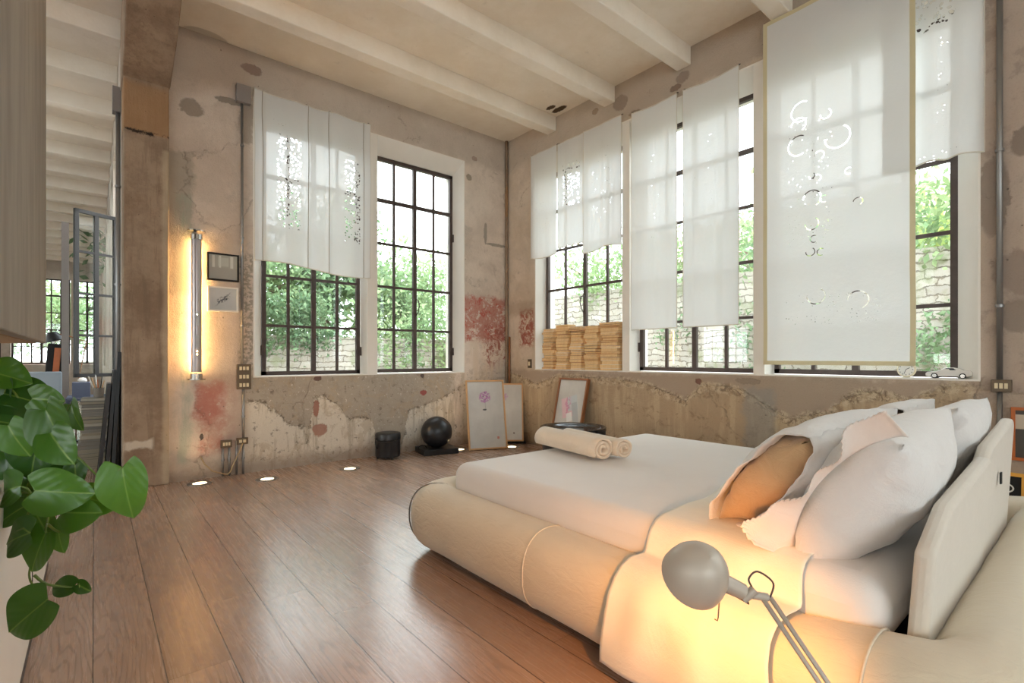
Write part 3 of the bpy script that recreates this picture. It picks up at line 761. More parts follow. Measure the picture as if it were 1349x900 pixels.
base = Vector((-3.86, -5.99, 0))
for off in (-.009, .009):
    MB().tube([LL(elbow+Vector((off,0,0))), LL(base+Vector((off,0,.03)))], .0055, 10).build('lower_arm_rod', 'lampbody', lb, smooth=True)
MB().lathe([(0,0), (.09,0), (.09,.018), (.075,.026), (.02,.032), (.016,.05), (0,.05)], LL(base), 36).build('base', 'lampbody', lb, smooth='auto')
MB().tube([LL(p) for p in spline((head+nd*.10, head+nd*.14+Vector((0,0,.012)), j1+Vector((.0,0,.035)), j1+Vector((.018,-.012,.052)), j2+Vector((.012,-.01,.035)), j2+Vector((.006,-.005,.0))))], .0022, 8).build('power_cable', 'steel', lb, smooth=True)
MB().tube([LL(p) for p in (head+nd*.085+Vector((0,0,-.018)), head+nd*.13+Vector((0,0,-.022)), j1+Vector((-.008,0,-.008)))], .002, 8).build('support_rod', 'chrome', lb, smooth=True)
hk = head+nd*.055+Vector((0,0,-.03))
MB().tube([LL(hk), LL(hk+Vector((-.004,.002,-.055))), LL(hk+Vector((-.006,.003,-.062))), LL(hk+Vector((-.012,.006,-.058)))], .0018, 6).build('switch_stem', 'steel', lb, smooth=True)
# ---------------------------------------------------------------- objects along the far wall
bk = thing('bucket', 'black lidded bucket on small feet standing on the floor near the sill wall', 'bucket', (-2.12, -.24, 0))
MB().lathe([(0,.03), (.148,.03), (.152,.05), (.152,.215), (.156,.222), (.156,.228), (.150,.234), (.150,.235), (0, .235)], n=40).build('body', 'black', bk, smooth='auto')
MB().lathe([(0,.236), (.150,.236), (.158,.242), (.158,.300), (.150,.318), (.12,.326), (0,.322)], n=40).build('lid', 'black', bk, smooth='auto')
MB().tube([(-.15,-.02,.27), (-.175,-.03,.26), (-.18,-.03,.22), (-.168,-.03,.16), (-.152,-.02,.14)], .006, 8).build('handle', 'black', bk, smooth=True)
for a in (.6, 2.7, 4.7): MB().lathe([(0,0), (.014,0), (.017,.05), (0,.05)], (.125*math.cos(a), .125*math.sin(a), 0), 12).build('foot', 'black', bk)
bl = thing('ball_lamp', 'black sphere lamp resting on a square black plinth on the floor', 'lamp', (-1.45, -.30, 0), E45(-12))
MB().box(-.235, .235, -.20, .20, 0, .072).build('plinth', 'black', bl, bevel=.006)
pts = []; R_ = .205
sp = bmesh.new(); bmesh.ops.create_uvsphere(sp, u_segments=48, v_segments=32, radius=R_)
ncut = Vector((.55, -.35, .76)).normalized()
for v in sp.verts:
    d = v.co.dot(ncut)-R_*.93
    if d > 0: v.co -= ncut*(d*1.35)
me = bpy.data.meshes.new('globe'); sp.to_mesh(me); me.materials.append(M['black']); me.polygons.foreach_set('use_smooth', [True]*len(me.polygons))
gl_ = bpy.data.objects.new('globe', me); C.objects.link(gl_); gl_.parent = bl; gl_.location = (0, 0, .072+R_-.004)
MB().tube([(-.235,.02,.05), (-.25,0,.09), (-.22,-.02,.115), (-.17,-.02,.11), (-.14,0,.075)], .006, 8).build('cable', 'black', bl, smooth=True)
# side drum behind the bed
dr = thing('side_table', 'round black drum table with a dished glossy top behind the bed foot', 'table', (-1.02, -2.36, 0))
M['gloss'] = simple('glossy_black', (34,34,36), .12, var=0)
MB().lathe([(0,0), (.24,0), (.30,.08), (.335,.38), (.345,.48), (0,.48)], n=48).build('drum', 'black', dr, smooth='auto')
MB().lathe([(0,.482), (.26,.482), (.30,.505), (.335,.525), (.352,.522), (.352,.49), (0,.481)], n=48).build('dished_top', 'gloss', dr, smooth='auto')
# leaning pictures
def m_art(name, base_, kind):
    t = T(name); X, Y, Z = t.pos(); n = t.noise(3, 4); c = t.mix(t.step(n, .3, .7), lin(base_), lin(tuple(int(x*.93) for x in base_)))
    if kind == 'flower':
        n3 = t.noise(22, 5, .7)
        f = t.ell(X+(n3-.5)*.1, Z+(n3-.5)*.1, -.01, .72, .085, .075, .3)
        c = t.mix(f*t.step(t.noise(34, 4, .7), .42, .52)*.8, c, lin((178,96,172)))
        c = t.mix(f*t.step(t.noise(46, 4, .8), .58, .62), c, lin((70,50,80)))
        c = t.mix(t.ell(X+(n3-.5)*.06, Z, -.02, .545, .03, .013, .3)*.9, c, lin((60,60,66)))
        c = t.mix(t.box(X+(n3-.5)*.02, Z, -.012, -.006, .56, .66, .003)*.5, c, lin((110,110,110)))
        c = t.mix(t.box(X, Z, .135, .165, .135, .17, .003)*.8, c, lin((196,96,72)))
    elif kind == 'flower2':
        n3 = t.noise(22, 5, .7)
        f = t.ell(X+(n3-.5)*.08, Z+(n3-.5)*.1, -.04, .66, .06, .07, .3)
        c = t.mix(f*t.step(t.noise(34, 4, .7), .45, .52)*.6, c, lin((190,110,186)))
        c = t.mix(t.ell(X, Z, .12, .12, .012, .012, .3)*.9, c, lin((90,60,60)))
    elif kind == 'collage':
        for (cx, cz, hx, hz, rgb) in ((-.04,.62,.10,.14,(232,190,196)), (.06,.66,.09,.10,(196,204,206)), (-.02,.48,.05,.06,(240,240,236)), (.09,.50,.05,.16,(176,180,182))):
            c = t.mix(t.box(X+Z*.3-.18, Z-X*.3, cx-hx, cx+hx, cz-hz, cz+hz, .004)*.85, c, lin(rgb))
        c = t.mix(t.ell(X+(n-.5)*.1, Z, -.04, .64, .05, .12, .3)*t.step(t.noise(18), .45, .55)*.7, c, lin((210,120,160)))
    elif kind == 'sketch':
        n3 = t.noise(20, 4, .7)
        f = t.ell(X-(Z*.8)+(n3-.5)*.06, Z+(n3-.5)*.03, 0, 0, .05, .035, .5)
        c = t.mix(f*t.step(t.noise(50, 4, .8), .48, .53), c, lin((40,46,60)))
        f2 = t.ell(X-(Z*.9)+(n3-.5)*.04, Z, .0, .0, .014, .07, .5)
        c = t.mix(f2*t.step(t.noise(80, 2, .8), .45, .5)*.8, c, lin((70,76,90)))
    elif kind == 'dark':
        for (cx, cz, hx, hz, rgb) in ((0,.27,.2,.05,(196,180,160)), (.0,.13,.1,.02,(70,66,60)), (-.02,.1,.03,.018,(206,200,186)), (.06,.1,.03,.018,(206,200,186)), (-.02,.04,.03,.018,(206,200,186)), (.06,.04,.03,.018,(206,200,186))):
            c = t.mix(t.box(X, Z, cx-hx, cx+hx, cz-hz, cz+hz, .003), c, lin(rgb))
    elif kind == 'photo':
        for (cx, hx) in ((-.09,.012), (-.03,.01), (.08,.014)):
            c = t.mix(t.box(X, Z, cx-hx, cx+hx, -.01, .12, .002)*.7, c, lin((226,228,220)))
        c = t.mix(t.step(Z, .0, -.01)*.6, c, lin((166,160,150)))
        c = t.mix(t.box(X, Z, -.05, .05, .01, .1, .003)*.5, c, lin((200,206,196)))
    t.col(c); t.b.inputs['Roughness'].default_value = .35; t.b.inputs['Coat Weight'].default_value = .5; t.b.inputs['Coat Roughness'].default_value = .05
    return t.m
def picture(name, label, W, H, art, fmat, fw=.022, depth=.028, mount=0, z0=0, **kw):
    """local: x across, z up, faces -y, bottom edge at z=0 unless z0 given"""
    o = thing(name, label, 'picture', **kw)
    m = MB()
    m.box(-W/2, W/2, -depth/2, depth/2, z0, z0+fw).box(-W/2, W/2, -depth/2, depth/2, z0+H-fw, z0+H)
    m.box(-W/2, -W/2+fw, -depth/2, depth/2, z0+fw, z0+H-fw).box(W/2-fw, W/2, -depth/2, depth/2, z0+fw, z0+H-fw)
    m.build('frame', fmat, o, bevel=.002)
    MB().box(-W/2+fw*.8, W/2-fw*.8, -depth*.12, depth*.3, z0+fw*.8, z0+H-fw*.8).build('print', art, o)
    if mount:
        k = fw+mount
        mm = MB(); y0, y1 = -depth*.2, -depth*.13
        mm.box(-W/2+fw*.9, W/2-fw*.9, y0, y1, z0+fw*.9, z0+k).box(-W/2+fw*.9, W/2-fw*.9, y0, y1, z0+H-k, z0+H-fw*.9)
        mm.box(-W/2+fw*.9, -W/2+k, y0, y1, z0+k, z0+H-k).box(W/2-k, W/2-fw*.9, y0, y1, z0+k, z0+H-k)
        mm.build('mount', 'mat_white', o)
    return o
def lean_rot(facing, tilt):
    # facing: heading angle of the picture's front (-y local) ; tilt backwards
    return (Matrix.Rotation(facing, 3, 'Z')@Matrix.Rotation(-tilt, 3, 'X')).to_euler()
picture('framed_print', 'tall oak framed print of a purple flower, leaning in front near the corner', .55, .96, m_art('flower_print', (206,204,198), 'flower'), 'wood', loc=(-.80, -.58, 0.004), rot=lean_rot(math.atan2(-.20, .51), E45(13)))
picture('framed_print', 'oak framed pale print half hidden behind the taller flower print in the corner', .52, .86, m_art('pale_flower_print', (208,206,200), 'flower2'), 'wood', loc=(-.30, -.34, .03), rot=lean_rot(E45(-38), E45(12)))
tag(MB().box(-.29, .29, -.035, .045, 0, .028).build('floor_strip', 'blackmatte'), 'thin dark strip of board on the floor under the pale print', 'board')
bpy.data.objects['floor_strip'].location = (-.30, -.34, 0); bpy.data.objects['floor_strip'].rotation_euler = (0, 0, E45(-38))
picture('framed_print', 'oak framed pink and grey collage leaning under the stacks of books', .52, 1.0, m_art('collage_print', (212,208,200), 'collage'), 'wood_brown', fw=.024, depth=.05, loc=(-.26, -1.46, 0.006), rot=lean_rot(E45(-90), E45(13)))
picture('framed_print', 'small brown framed pale picture leaning on the wall, low behind the front pillow', .22, .62, m_art('pale_print', (222,210,190), 'sketch'), 'wood_brown', fw=.018, loc=(-.24, -4.30, 0.006), rot=lean_rot(E45(-90), E45(14)), mount=.03)
picture('framed_print', 'red brown framed picture leaning on the wall behind the pillows, taller than its neighbour', .46, .75, m_art('pale_print_tall', (200,190,176), 'sketch'), 'wood_orange', fw=.018, loc=(-.22, -4.67, 0.006), rot=lean_rot(E45(-90), E45(12)), mount=.03)
picture('framed_photograph', 'orange brown framed dark picture hanging on the wall beside the conduit', .42, .37, m_art('dark_photo', (70,62,54), 'dark'), 'wood_orange', fw=.022, mount=.0, loc=(-.018, -5.80, .54), rot=lean_rot(E45(-90), 0))
yf = picture('framed_drawing', 'honey yellow framed black picture with a white line figure, low by the headrest', .42, .46, 'blackmatte', 'wood_yellow', fw=.026, loc=(-.13, -5.46, 0.004), rot=lean_rot(E45(-90), E45(13)))
ln = MB()
ln.tube([(.10+.045*math.cos(a), -.008, .35+.03*math.sin(a)) for a in [2*PI*k/24 for k in range(24)]], .005, 6, closed=True)
for a, b in (((.07,.33), (.0,.12)), ((.09,.33), (.035,.12)), ((.10,.325), (.07,.12)), ((.12,.33), (.105,.12))): ln.tube([(a[0], -.008, a[1]), (b[0], -.008, b[1])], .006, 6)
ln.build('white_line_figure', 'mat_white', yf, smooth=True)
picture('framed_photograph', 'black framed photograph with white mount hanging above the pale sketch', .30, .30, m_art('loft_photo', (186,186,172), 'photo'), 'blackmatte', fw=.014, loc=(-3.893, -.016, 2.075), mount=.012, rot=(0, 0, 0), z0=0) if 0 else None
def wall_pic(name, label, x0, x1, z0, z1, art, fm, fw, mount):
    o = thing(name, label, 'picture', ((x0+x1)/2, -.018, (z0+z1)/2))
    W, H = x1-x0, z1-z0; m = MB(); d = .016
    m.box(-W/2, W/2, -d, d, -H/2, -H/2+fw).box(-W/2, W/2, -d, d, H/2-fw, H/2).box(-W/2, -W/2+fw, -d, d, -H/2+fw, H/2-fw).box(W/2-fw, W/2, -d, d, -H/2+fw, H/2-fw)
    m.build('frame', fm, o)
    MB().box(-W/2+fw*.5, W/2-fw*.5, -.004, .01, -H/2+fw*.5, H/2-fw*.5).build('print', art, o)
    return o
wall_pic('framed_photograph', 'black framed photograph hanging above the pale sketch beside the tube light', -4.04, -3.745, 2.068, 2.355, m_art('loft_photo', (176,176,164), 'photo'), 'blackmatte', .016, 0)
wall_pic('framed_sketch', 'pale wooden framed ink sketch hanging under the black framed photograph', -4.036, -3.75, 1.742, 2.005, m_art('ink_sketch', (196,200,200), 'sketch'), 'mat_white', .016, 0)
# ---------------------------------------------------------------- tube wall light
tl = thing('tube_wall_light', 'vertical tube wall light glowing warm on the plaster beside the pillar', 'lamp', (-4.145, -.10, 1.03))
t = T('lilac_acrylic_tube'); t.b.inputs['Base Color'].default_value = lin((176,166,164)); t.b.inputs['Roughness'].default_value = .22; t.b.inputs['Metallic'].default_value = .35; M['acrylic'] = t.m
t = T('warm_tube'); t.b.inputs['Emission Color'].default_value = (1, .60, .22, 1); t.b.inputs['Emission Strength'].default_value = 34; M['tube'] = t.m
MB().tube([(0, 0, .08), (0, 0, 1.46)], .046, 28).build('housing', 'acrylic', tl, smooth='auto')
MB().tube([(0, .066, .10), (0, .066, 1.44)], .012, 14).build('glowing_tube', 'tube', tl, smooth='auto')
for z in (.0, 1.50): MB().lathe([(0, z), (.082, z), (.082, z+.012), (0, z+.012)], n=32).build('end_disc', 'chrome', tl, smooth='auto')
for z in (.012, 1.42): MB().lathe([(.03, z), (.056, z), (.056, z+.05), (.03, z+.05)], n=28).build('collar', 'chrome', tl, smooth='auto')
for z in (.04, 1.45): MB().box(-.012, .012, .03, .098, z, z+.025).build('wall_bracket', 'steel', tl)
for z in (.30, .52): MB().cbox((0, -.045, z+.09), (.03, .006, .12)).build('ballast_plate', 'galv', tl)
for z in (.26, .29, .66): MB().lathe([(0,0), (.005,0), (.005,.004), (0,.004)], (0.0, -.046, z), 10, Matrix.Rotation(PI/2, 3, 'X')).build('indicator', 'tube', tl)
# ---------------------------------------------------------------- recessed floor lights
t = T('floor_light_lens'); t.b.inputs['Emission Color'].default_value = (1, .74, .42, 1); t.b.inputs['Emission Strength'].default_value = 2.4; M['lens'] = t.m
spots = [(-4.132, -.21, 'small round floor light set in the boards under the tube light'), (-3.567, -.45, 'small round floor light in front of the conduits and sockets'),
         (-2.72, -.52, 'small round floor light left of the black bucket'), (-1.10, -.32, 'small round floor light between the sphere lamp and the flower print'), (-.42, -.62, 'small round floor light in front of the pale print in the corner')]
for i, (x, y, lab) in enumerate(spots):
    o = thing('floor_light', lab, 'light', (x, y, 0), group='recessed floor lights')
    MB().lathe([(.062, 0), (.112, 0), (.112, .003), (.066, .004), (.062, .0025), (.062, 0)], n=32, cap=False).build('ring', 'galv', o, smooth='auto')
    MB().lathe([(0, 0.0), (.0625, 0.0), (.0625, .0022), (0, .0026)], n=28).build('lens', 'lens', o)
    l = bpy.data.lights.new('floor_light_beam', 'SPOT'); l.energy = 3; l.color = (1, .70, .40); l.spot_size = E45(100); l.spot_blend = .8; l.shadow_soft_size = .02
    q = bpy.data.objects.new('floor_light_beam', l); C.objects.link(q); q.location = (x, y, .012); q.rotation_euler = (PI, 0, 0)
# ---------------------------------------------------------------- conduits, boxes, sockets
def conduit(name, label, place, u, z0, z1, r=.013, clips=(), box=None):
    o = thing(name, label, 'conduit', place(u, 0, z0))
    O = Vector(place(u, 0, z0))
    def Q(*p): return tuple(Vector(place(*p))-O)
    MB().tube([Q(u, -r-.004, z0), Q(u, -r-.004, z1)], r, 12).build('pipe', 'galv', o, smooth=True)
    for z in clips: MB().tube([Q(u, -r-.004, z-.01), Q(u, -r-.004, z+.01)], r*1.45, 12).build('clip', 'galv', o, smooth='auto')
    if box:
        bu0, bu1, bz0, bz1 = box; m = MB(); bb = MB().box(bu0, bu1, -.07, -.001, bz0, bz1); m.add([Q(*k) for k in bb.v], bb.f); m.build('junction_box', 'box_grey', o, bevel=.004)
    return o
def plate(name, label, place, u0, u1, z0, z1, rows, cols, mat='bronze', d=.03):
    o = thing(name, label, 'switch' if 'switch' in name else 'socket', place((u0+u1)/2, 0, (z0+z1)/2)); O = Vector(place((u0+u1)/2, 0, (z0+z1)/2))
    def bx_(nm, a, b, c, dd, e, f, mt, bev=.003):
        m = MB(); bb = MB().box(a, b, c, dd, e, f); m.add([tuple(Vector(place(*k))-O) for k in bb.v], bb.f); m.build(nm, mt, o, bevel=bev)
    bx_('back_box', u0, u1, -d, -.001, z0, z1, mat)
    W, H = u1-u0, z1-z0
    for r in range(rows):
        for c in range(cols):
            a = u0+W*(.14+.72*(c+.14)/cols); b = u0+W*(.14+.72*(c+.86)/cols)
            e = z0+H*((r+.28)/rows); f = z0+H*((r+.72)/rows)
            bx_('rocker' if 'switch' in name else 'outlet', a, b, -d-.005, -d+.002, e, f, 'socket', .0015)
    return o
conduit('wall_conduit', 'tall grey conduit dropping from a junction box to the triple socket block', placeA, -3.712, 1.185, 4.03, clips=(1.6, 2.55, 3.55), box=(-3.775, -3.635, 4.0, 4.19))
conduit('wall_conduit', 'short conduit joining the triple socket block to the lower right socket', placeA, -3.70, .39, .92, clips=(.62,))
plate('socket_block', 'brown block of three stacked socket plates beside the tall window', placeA, -3.765, -3.625, .915, 1.185, 3, 3)
plate('low_socket', 'left one of two low brown sockets over the floor conduits', placeA, -3.915, -3.81, .30, .38, 1, 3)
plate('low_socket', 'right one of two low brown sockets over the floor conduits', placeA, -3.765, -3.655, .32, .39, 1, 2)
for i, (u, lab) in enumerate(((-3.895, 'first short floor conduit under the low sockets, nearest the red paint'), (-3.835, 'second short floor conduit under the left low socket'), (-3.765, 'third short floor conduit, just left of the right low socket'), (-3.70, 'last short floor conduit under the right low socket'))):
    conduit('floor_conduit', lab, placeA, u, .0, .30 if i < 2 else (.36 if i == 2 else .32), r=.011, clips=(.17,))
tag(MB().tube([(-4.10,-.02,.24), (-4.06,-.03,.15), (-3.99,-.04,.07), (-3.90,-.05,.035), (-3.86,-.06,.02), (-3.83,-.05,.045), (-3.80,-.04,.12), (-3.74,-.04,.25), (-3.71,-.035,.33)], .007, 8).build('wall_cable', 'cable', smooth=True), 'loose tan cable looping from the red paint to the low socket', 'cable')
conduit('wall_conduit', 'grey conduit beside the large window feeding the triple switch', placeB, -5.533, 1.10, 4.41, r=.017, clips=(1.62, 2.72))
conduit('wall_conduit', 'grey conduit running down below the triple switch', placeB, -5.533, .0, 1.01, r=.015, clips=())
plate('triple_switch', 'bronze triple switch plate under the conduit beside the large window', placeB, -5.595, -5.49, 1.012, 1.098, 1, 3, d=.045)
plate('light_switch', 'small single switch plate in the corner beside the books', placeB, -.575, -.505, 1.105, 1.235, 1, 1, d=.02)
# ---------------------------------------------------------------- curtains
def curtain(name, label, place, u0, u1, z0, z1, mat, out=.035, group=None, folds=(), wav=.01, seed=0, band=None, sag=0, hem=.012, bot=None, ties=()):
    """hanging cloth: u0<u1; root at its top left corner; local x = along the wall, z = height above the hem"""
    n_u, n_v = 90, 70
    o = thing(name, label, 'curtain', place(u0, 0, z0), group=group); O = Vector(place(u0, 0, z0))
    W, H = u1-u0, z1-z0
    def P(a, b, off=0):
        ss = math.sin(PI*a)
        nsg = len(ties)+1 if ties else 1
        sg = abs(math.sin(PI*a*nsg))*sag*b
        zb = (bot(a) if bot else 0)
        z = zb+(H-zb)*b - sg
        amp = wav*(1-b*.55)
        v = -out-amp*(math.sin(a*9+seed)*.7+math.sin(a*23+seed*2+b)*.3+.8*mn.noise(Vector((a*4+seed, b*2.5, seed))))-off
        for (c, wd, dp) in folds: v -= dp*math.exp(-((a-c)/wd)**2)
        a2 = a+(.006*mn.noise(Vector((b*4, seed, 2)))) * (1 if a in (0, 1) else 1)
        return (a2*W, v, z)
    # object coordinates keep x along, y depth, z up; the object's rotation turns it onto its wall
    m = MB().grid(lambda a, b: P(a, b), n_u, n_v)
    o.rotation_euler = (0, 0, 0) if place is placeA else (0, 0, PI/2)
    flip = 1 if place is placeA else -1
    if flip == -1: m.v = [(x, -y, z) for x, y, z in m.v]
    m.build('cloth', mat, o, smooth=True)
    if band:
        bw = band
        for (f0, f1, g0, g1, nm) in ((0, bw/W, 0, 1, 'side_hem'), (1-bw/W, 1, 0, 1, 'side_hem'), (0, 1, 0, bw/H, 'bottom_hem'), (0, 1, 1-bw/H, 1, 'top_hem')):
            g = MB().grid(lambda a, b: P(f0+(f1-f0)*a, g0+(g1-g0)*b, .003), 40, 40)
            if flip == -1: g.v = [(x, -y, z) for x, y, z in g.v]
            g.build(nm, 'band', o, smooth=True)
    else:
        g = MB()
        for k, (ff, rng) in enumerate(((0, 'v'), (1, 'v'), (0, 'u'), (1, 'u'))):
            pts = [P(ff, q/30) if rng == 'v' else P(q/30, ff) for q in range(31)]
            if flip == -1: pts = [(x, -y, z) for x, y, z in pts]
            g = MB().tube(pts, .0035 if rng == 'v' else .006, 6); g.build('side_hem' if rng == 'v' else ('bottom_hem' if ff == 0 else 'top_hem'), 'hem', o, smooth=True)
    for c, wd, dp in folds:
        if dp < .001: continue
        pts = [P(c, q/40, .002) for q in range(41)]
        if flip == -1: pts = [(x, -y, z) for x, y, z in pts]
        MB().tube(pts, .0045, 6).build('stitched_seam', 'seamc', o, smooth=True)
    for k in [0]+list(ties)+[1]:
        a = min(.99, max(.01, k)); p = P(a, 1)
        p = (p[0], -p[1], p[2]) if flip == -1 else p
        q = (p[0], (0.001 if flip == 1 else -.001), p[2]+.03)
        MB().tube([p, (p[0], (p[1]+q[1])/2, p[2]+.02), q], .005, 6).build('hook', 'steel', o, smooth=True)
    return o
M['seamc'] = m_fabric('greyish_seam', (176,166,152), wr=.1)
M['hem'] = m_fabric('ivory_hem', (226,220,206), wr=.1)
SCROLLS += [(0.809, 2.262, 0.086),(0.834, 2.149, 0.062),(0.529, 1.944, 0.094),(0.834, 1.965, 0.087),(0.681, 1.63, 0.03),(0.723, 1.662, 0.024),(0.627, 1.439, 0.03),(0.663, 1.824, 0.036),(0.615, 2.169, 0.04),(0.445, 1.629, 0.026),(0.723, 1.462, 0.072),(0.723, 1.242, 0.054),(0.705, 1.105, 0.030),(0.38, 1.359, 0.032),(0.735, 0.997, 0.036),(0.651, 0.983, 0.030),(0.38, 0.543, 0.074),(0.692, 0.605, 0.071)]
def cl(name, lace, **k): return m_cloth(name, lace=lace, **k)
# wall A double curtain: two embroidered lengths, sewn and sagging between its hooks
curtain('window_curtain', 'white cut-work curtain with two sewn seams over the left window', placeA, -3.60, -2.262, 2.25, 4.20,
        cl('cutwork_cotton_left', [(.23,.50,.48,1.52,'net'), (1.0,1.2,.42,1.42,'net'), (.2,.5,1.62,1.68,'dots'), (1.0,1.25,1.56,1.62,'dots')], open_=.035), folds=[(.43,.02,.014), (.605,.02,.014), (.06,.02,.012), (.93,.02,.012)], wav=.026, seed=1, sag=.02, ties=(.42, .62),
        bot=lambda a: .07-.10*a+.05*a*a+(.03*math.sin(a*6)), out=.05)
# long wall, first window
curtain('window_curtain', 'left short white curtain with small cut-work above the books', placeB, -1.135, -.60, 2.665, 4.19, cl('cutwork_a', [(.2,.34,.35,.85,'dots')]), seed=2, out=.045, wav=.012, bot=lambda a: .03*math.sin(PI*a)*-1+.04)
curtain('window_curtain', 'middle short curtain above the books, with a lace spray and scalloped hem', placeB, -1.625, -1.145, 2.75, 4.19, cl('cutwork_b', [(.08,.38,.55,1.12,'net'), (0,.48,.0,.05,'dots')]), seed=3, out=.04, wav=.01, bot=lambda a: .02*abs(math.sin(a*14)))
curtain('window_curtain', 'right short curtain above the books, widest of the three, flower cut-work', placeB, -2.235, -1.635, 2.58, 4.19, cl('cutwork_c', [(.12,.46,.42,1.05,'dots'), (.16,.40,1.1,1.35,'dots')]), seed=5, out=.05, wav=.016, bot=lambda a: .05+.02*math.sin(a*5))
# second window
curtain('window_curtain', 'left long white curtain of the middle window, with faint embroidery', placeB, -2.985, -2.385, 1.585, 4.15, cl('embroidered_a', [(.14,.46,1.38,1.58,'dots'), (.27,.33,.9,2.0,'dots')]), seed=6, out=.04, wav=.012, sag=.02, bot=lambda a: .0)
curtain('window_curtain', 'right long white curtain of the middle window, beside the bare strip of glass', placeB, -3.675, -3.06, 1.585, 4.15, cl('embroidered_b', [(.16,.48,1.38,1.58,'dots'), (.29,.35,.9,2.0,'dots')]), seed=7, out=.04, wav=.012, sag=.02, bot=lambda a: .0)
# third window
curtain('window_curtain', 'largest white curtain with beige bands and scroll cut-work, on the big window', placeB, -5.075, -3.93, 1.19, 4.40,
        cl('scroll_cutwork', [(.20,1.02,.4,2.45,'scroll'), (.56,.92,1.05,2.2,'dots'), (.2,.95,.36,.62,'dots')], open_=.016), seed=9, out=.09, wav=.012, band=.036, sag=.0)
curtain('window_curtain', 'white curtain with a round lace medallion, half behind the banded one', placeB, -5.455, -4.86, 2.735, 4.40,
        cl('medallion_cutwork', [(.16,.44,1.02,1.36,'net'), (.20,.26,.25,.95,'dots'), (.12,.5,.0,.1,'dots')]), seed=11, out=.04, wav=.02, bot=lambda a: .02*abs(math.sin(a*9))*1)
# ---------------------------------------------------------------- books on the sill
covers = [simple('cover_%s' % n, c, .55, var=.1) for n, c in (('tan', (196,140,84)), ('ochre', (214,160,92)), ('cream', (236,214,176)), ('brown', (120,72,44)), ('white', (232,224,214)), ('rust', (170,96,54)))]
rb = random.Random(3)
ORD = ['topmost', 'second', 'third', 'fourth', 'fifth', 'sixth', 'seventh', 'eighth', 'ninth', 'tenth', 'eleventh', 'twelfth', 'thirteenth', 'fourteenth', 'fifteenth', 'sixteenth', 'seventeenth', 'eighteenth', 'nineteenth', 'twentieth'] + ['twenty-'+q for q in ('first', 'second', 'third', 'fourth', 'fifth', 'sixth', 'seventh', 'eighth', 'ninth')]
SN = ['leftmost book stack on the sill', 'second book stack from the wall corner', 'middle one of five sill book stacks', 'fourth book stack from the wall corner', 'widest sill book stack beside the window pier']
def book(name, label, cat, x, y, z, w_, d_, t_, rz, cover, group, pages='paper'):
    o = thing(name, label, cat, (x, y, z), rz, group)
    m = MB(); k = min(.003, t_*.15)
    m.box(-d_/2, d_/2, -w_/2, w_/2, 0, k).box(-d_/2, d_/2, -w_/2, w_/2, t_-k, t_).box(d_/2-k, d_/2, -w_/2, w_/2, k, t_-k)
    m.build('cover', cover, o)
    MB().box(-d_/2+.003, d_/2-k, -w_/2+.003, w_/2-.003, k, t_-k).build('pages', pages, o)
    return o
stacks = [(-.785, -1.045, 1.665, .20), (-1.075, -1.31, 1.715, .23), (-1.335, -1.575, 1.675, .22), (-1.60, -1.835, 1.67, .22), (-1.87, -2.17, 1.70, .28)]
for si, (ya, yb, zt, wd) in enumerate(stacks):
    z = SB+.007; items = []
    while z < zt-.012:
        t_ = min(rb.choice((.018, .022, .026, .032, .04, .046)), zt-z); t_ = max(t_, .014); items.append((z, t_)); z += t_+.0006
    for k, (z, t_) in enumerate(items):
        yc = (ya+yb)/2+rb.uniform(-.012, .012); ww = min(abs(yb-ya)-.004, wd+rb.uniform(-.045, .025)); r_ = rb.uniform(-.05, .05) if rb.random() < .8 else rb.uniform(-.12, .12)
        lab = '%s paperback from the top in the %s' % (ORD[len(items)-1-k], SN[si]) if k < len(items)-1 else 'topmost paperback in the %s' % SN[si]
        book('paperback_book', lab, 'book', .075+rb.uniform(-.022, .012), yc, z, ww, .155, t_, r_, rb.choice(covers), 'paperbacks in the %s' % SN[si])
# ---------------------------------------------------------------- model car and clock on the sill
M['carpaint'] = simple('silver_white_car_paint', (226,222,216), .25, var=0, coat=.6)
M['cglass'] = simple('dark_car_glass', (60,64,70), .1, var=0)
M['rubber'] = simple('black_rubber', (28,28,28), .7, var=0)
car = thing('model_car', 'silver white toy coupe parked on the sill of the big window', 'toy car', (.095, -5.245, SB+.006))
prof_c = [(-.135,.018), (-.137,.036), (-.125,.048), (-.07,.056), (-.055,.058), (-.022,.080), (.03,.083), (.06,.074), (.085,.062), (.125,.060), (.137,.052), (.138,.022), (.12,.016), (-.12,.014)]
n = len(prof_c); vs = []
for sx, k in ((-1, 1), (1, 1)):
    for (a, b) in prof_c:
        inset = .012 if b > .06 else 0
        vs.append((sx*(.055-inset), -a, b))
cm = MB(); cm.add(vs, [tuple(range(n)), tuple(range(2*n-1, n-1, -1))]+[(i, (i+1) % n, (i+1) % n+n, i+n) for i in range(n)])
cm.build('body', 'carpaint', car, smooth='auto', bevel=.004)
# nose points to +y (towards the room corner)
for sx in (-1, 1):
    for yy in (.082, -.082):
        m = MB().tube([(sx*.040, yy, .020), (sx*.0565, yy, .020)], .0205, 22); w1 = m.build('wheel', 'rubber', car, smooth='auto')
        m = MB().tube([(sx*.0563, yy, .020), (sx*.0585, yy, .020)], .014, 10); m.build('hubcap', 'chrome', w1, smooth='auto')
    MB().add([(sx*.0485, .035, .061), (sx*.0485, -.045, .064), (sx*.0470, -.028, .078), (sx*.0470, .012, .078), (sx*.0475, .02, .072)], [(0,1,2,3,4)]).build('side_window', 'cglass', car)
MB().cbox((0, .139, .035), (.06, .003, .012)).build('grille', 'rubber', car)
MB().cbox((0, -.139, .047), (.08, .003, .008)).build('tail_light', 'wood_orange', car)
ck = thing('alarm_clock', 'small cream ball clock half under the big curtain on the sill', 'clock', (.075, -4.985, SB+.006))
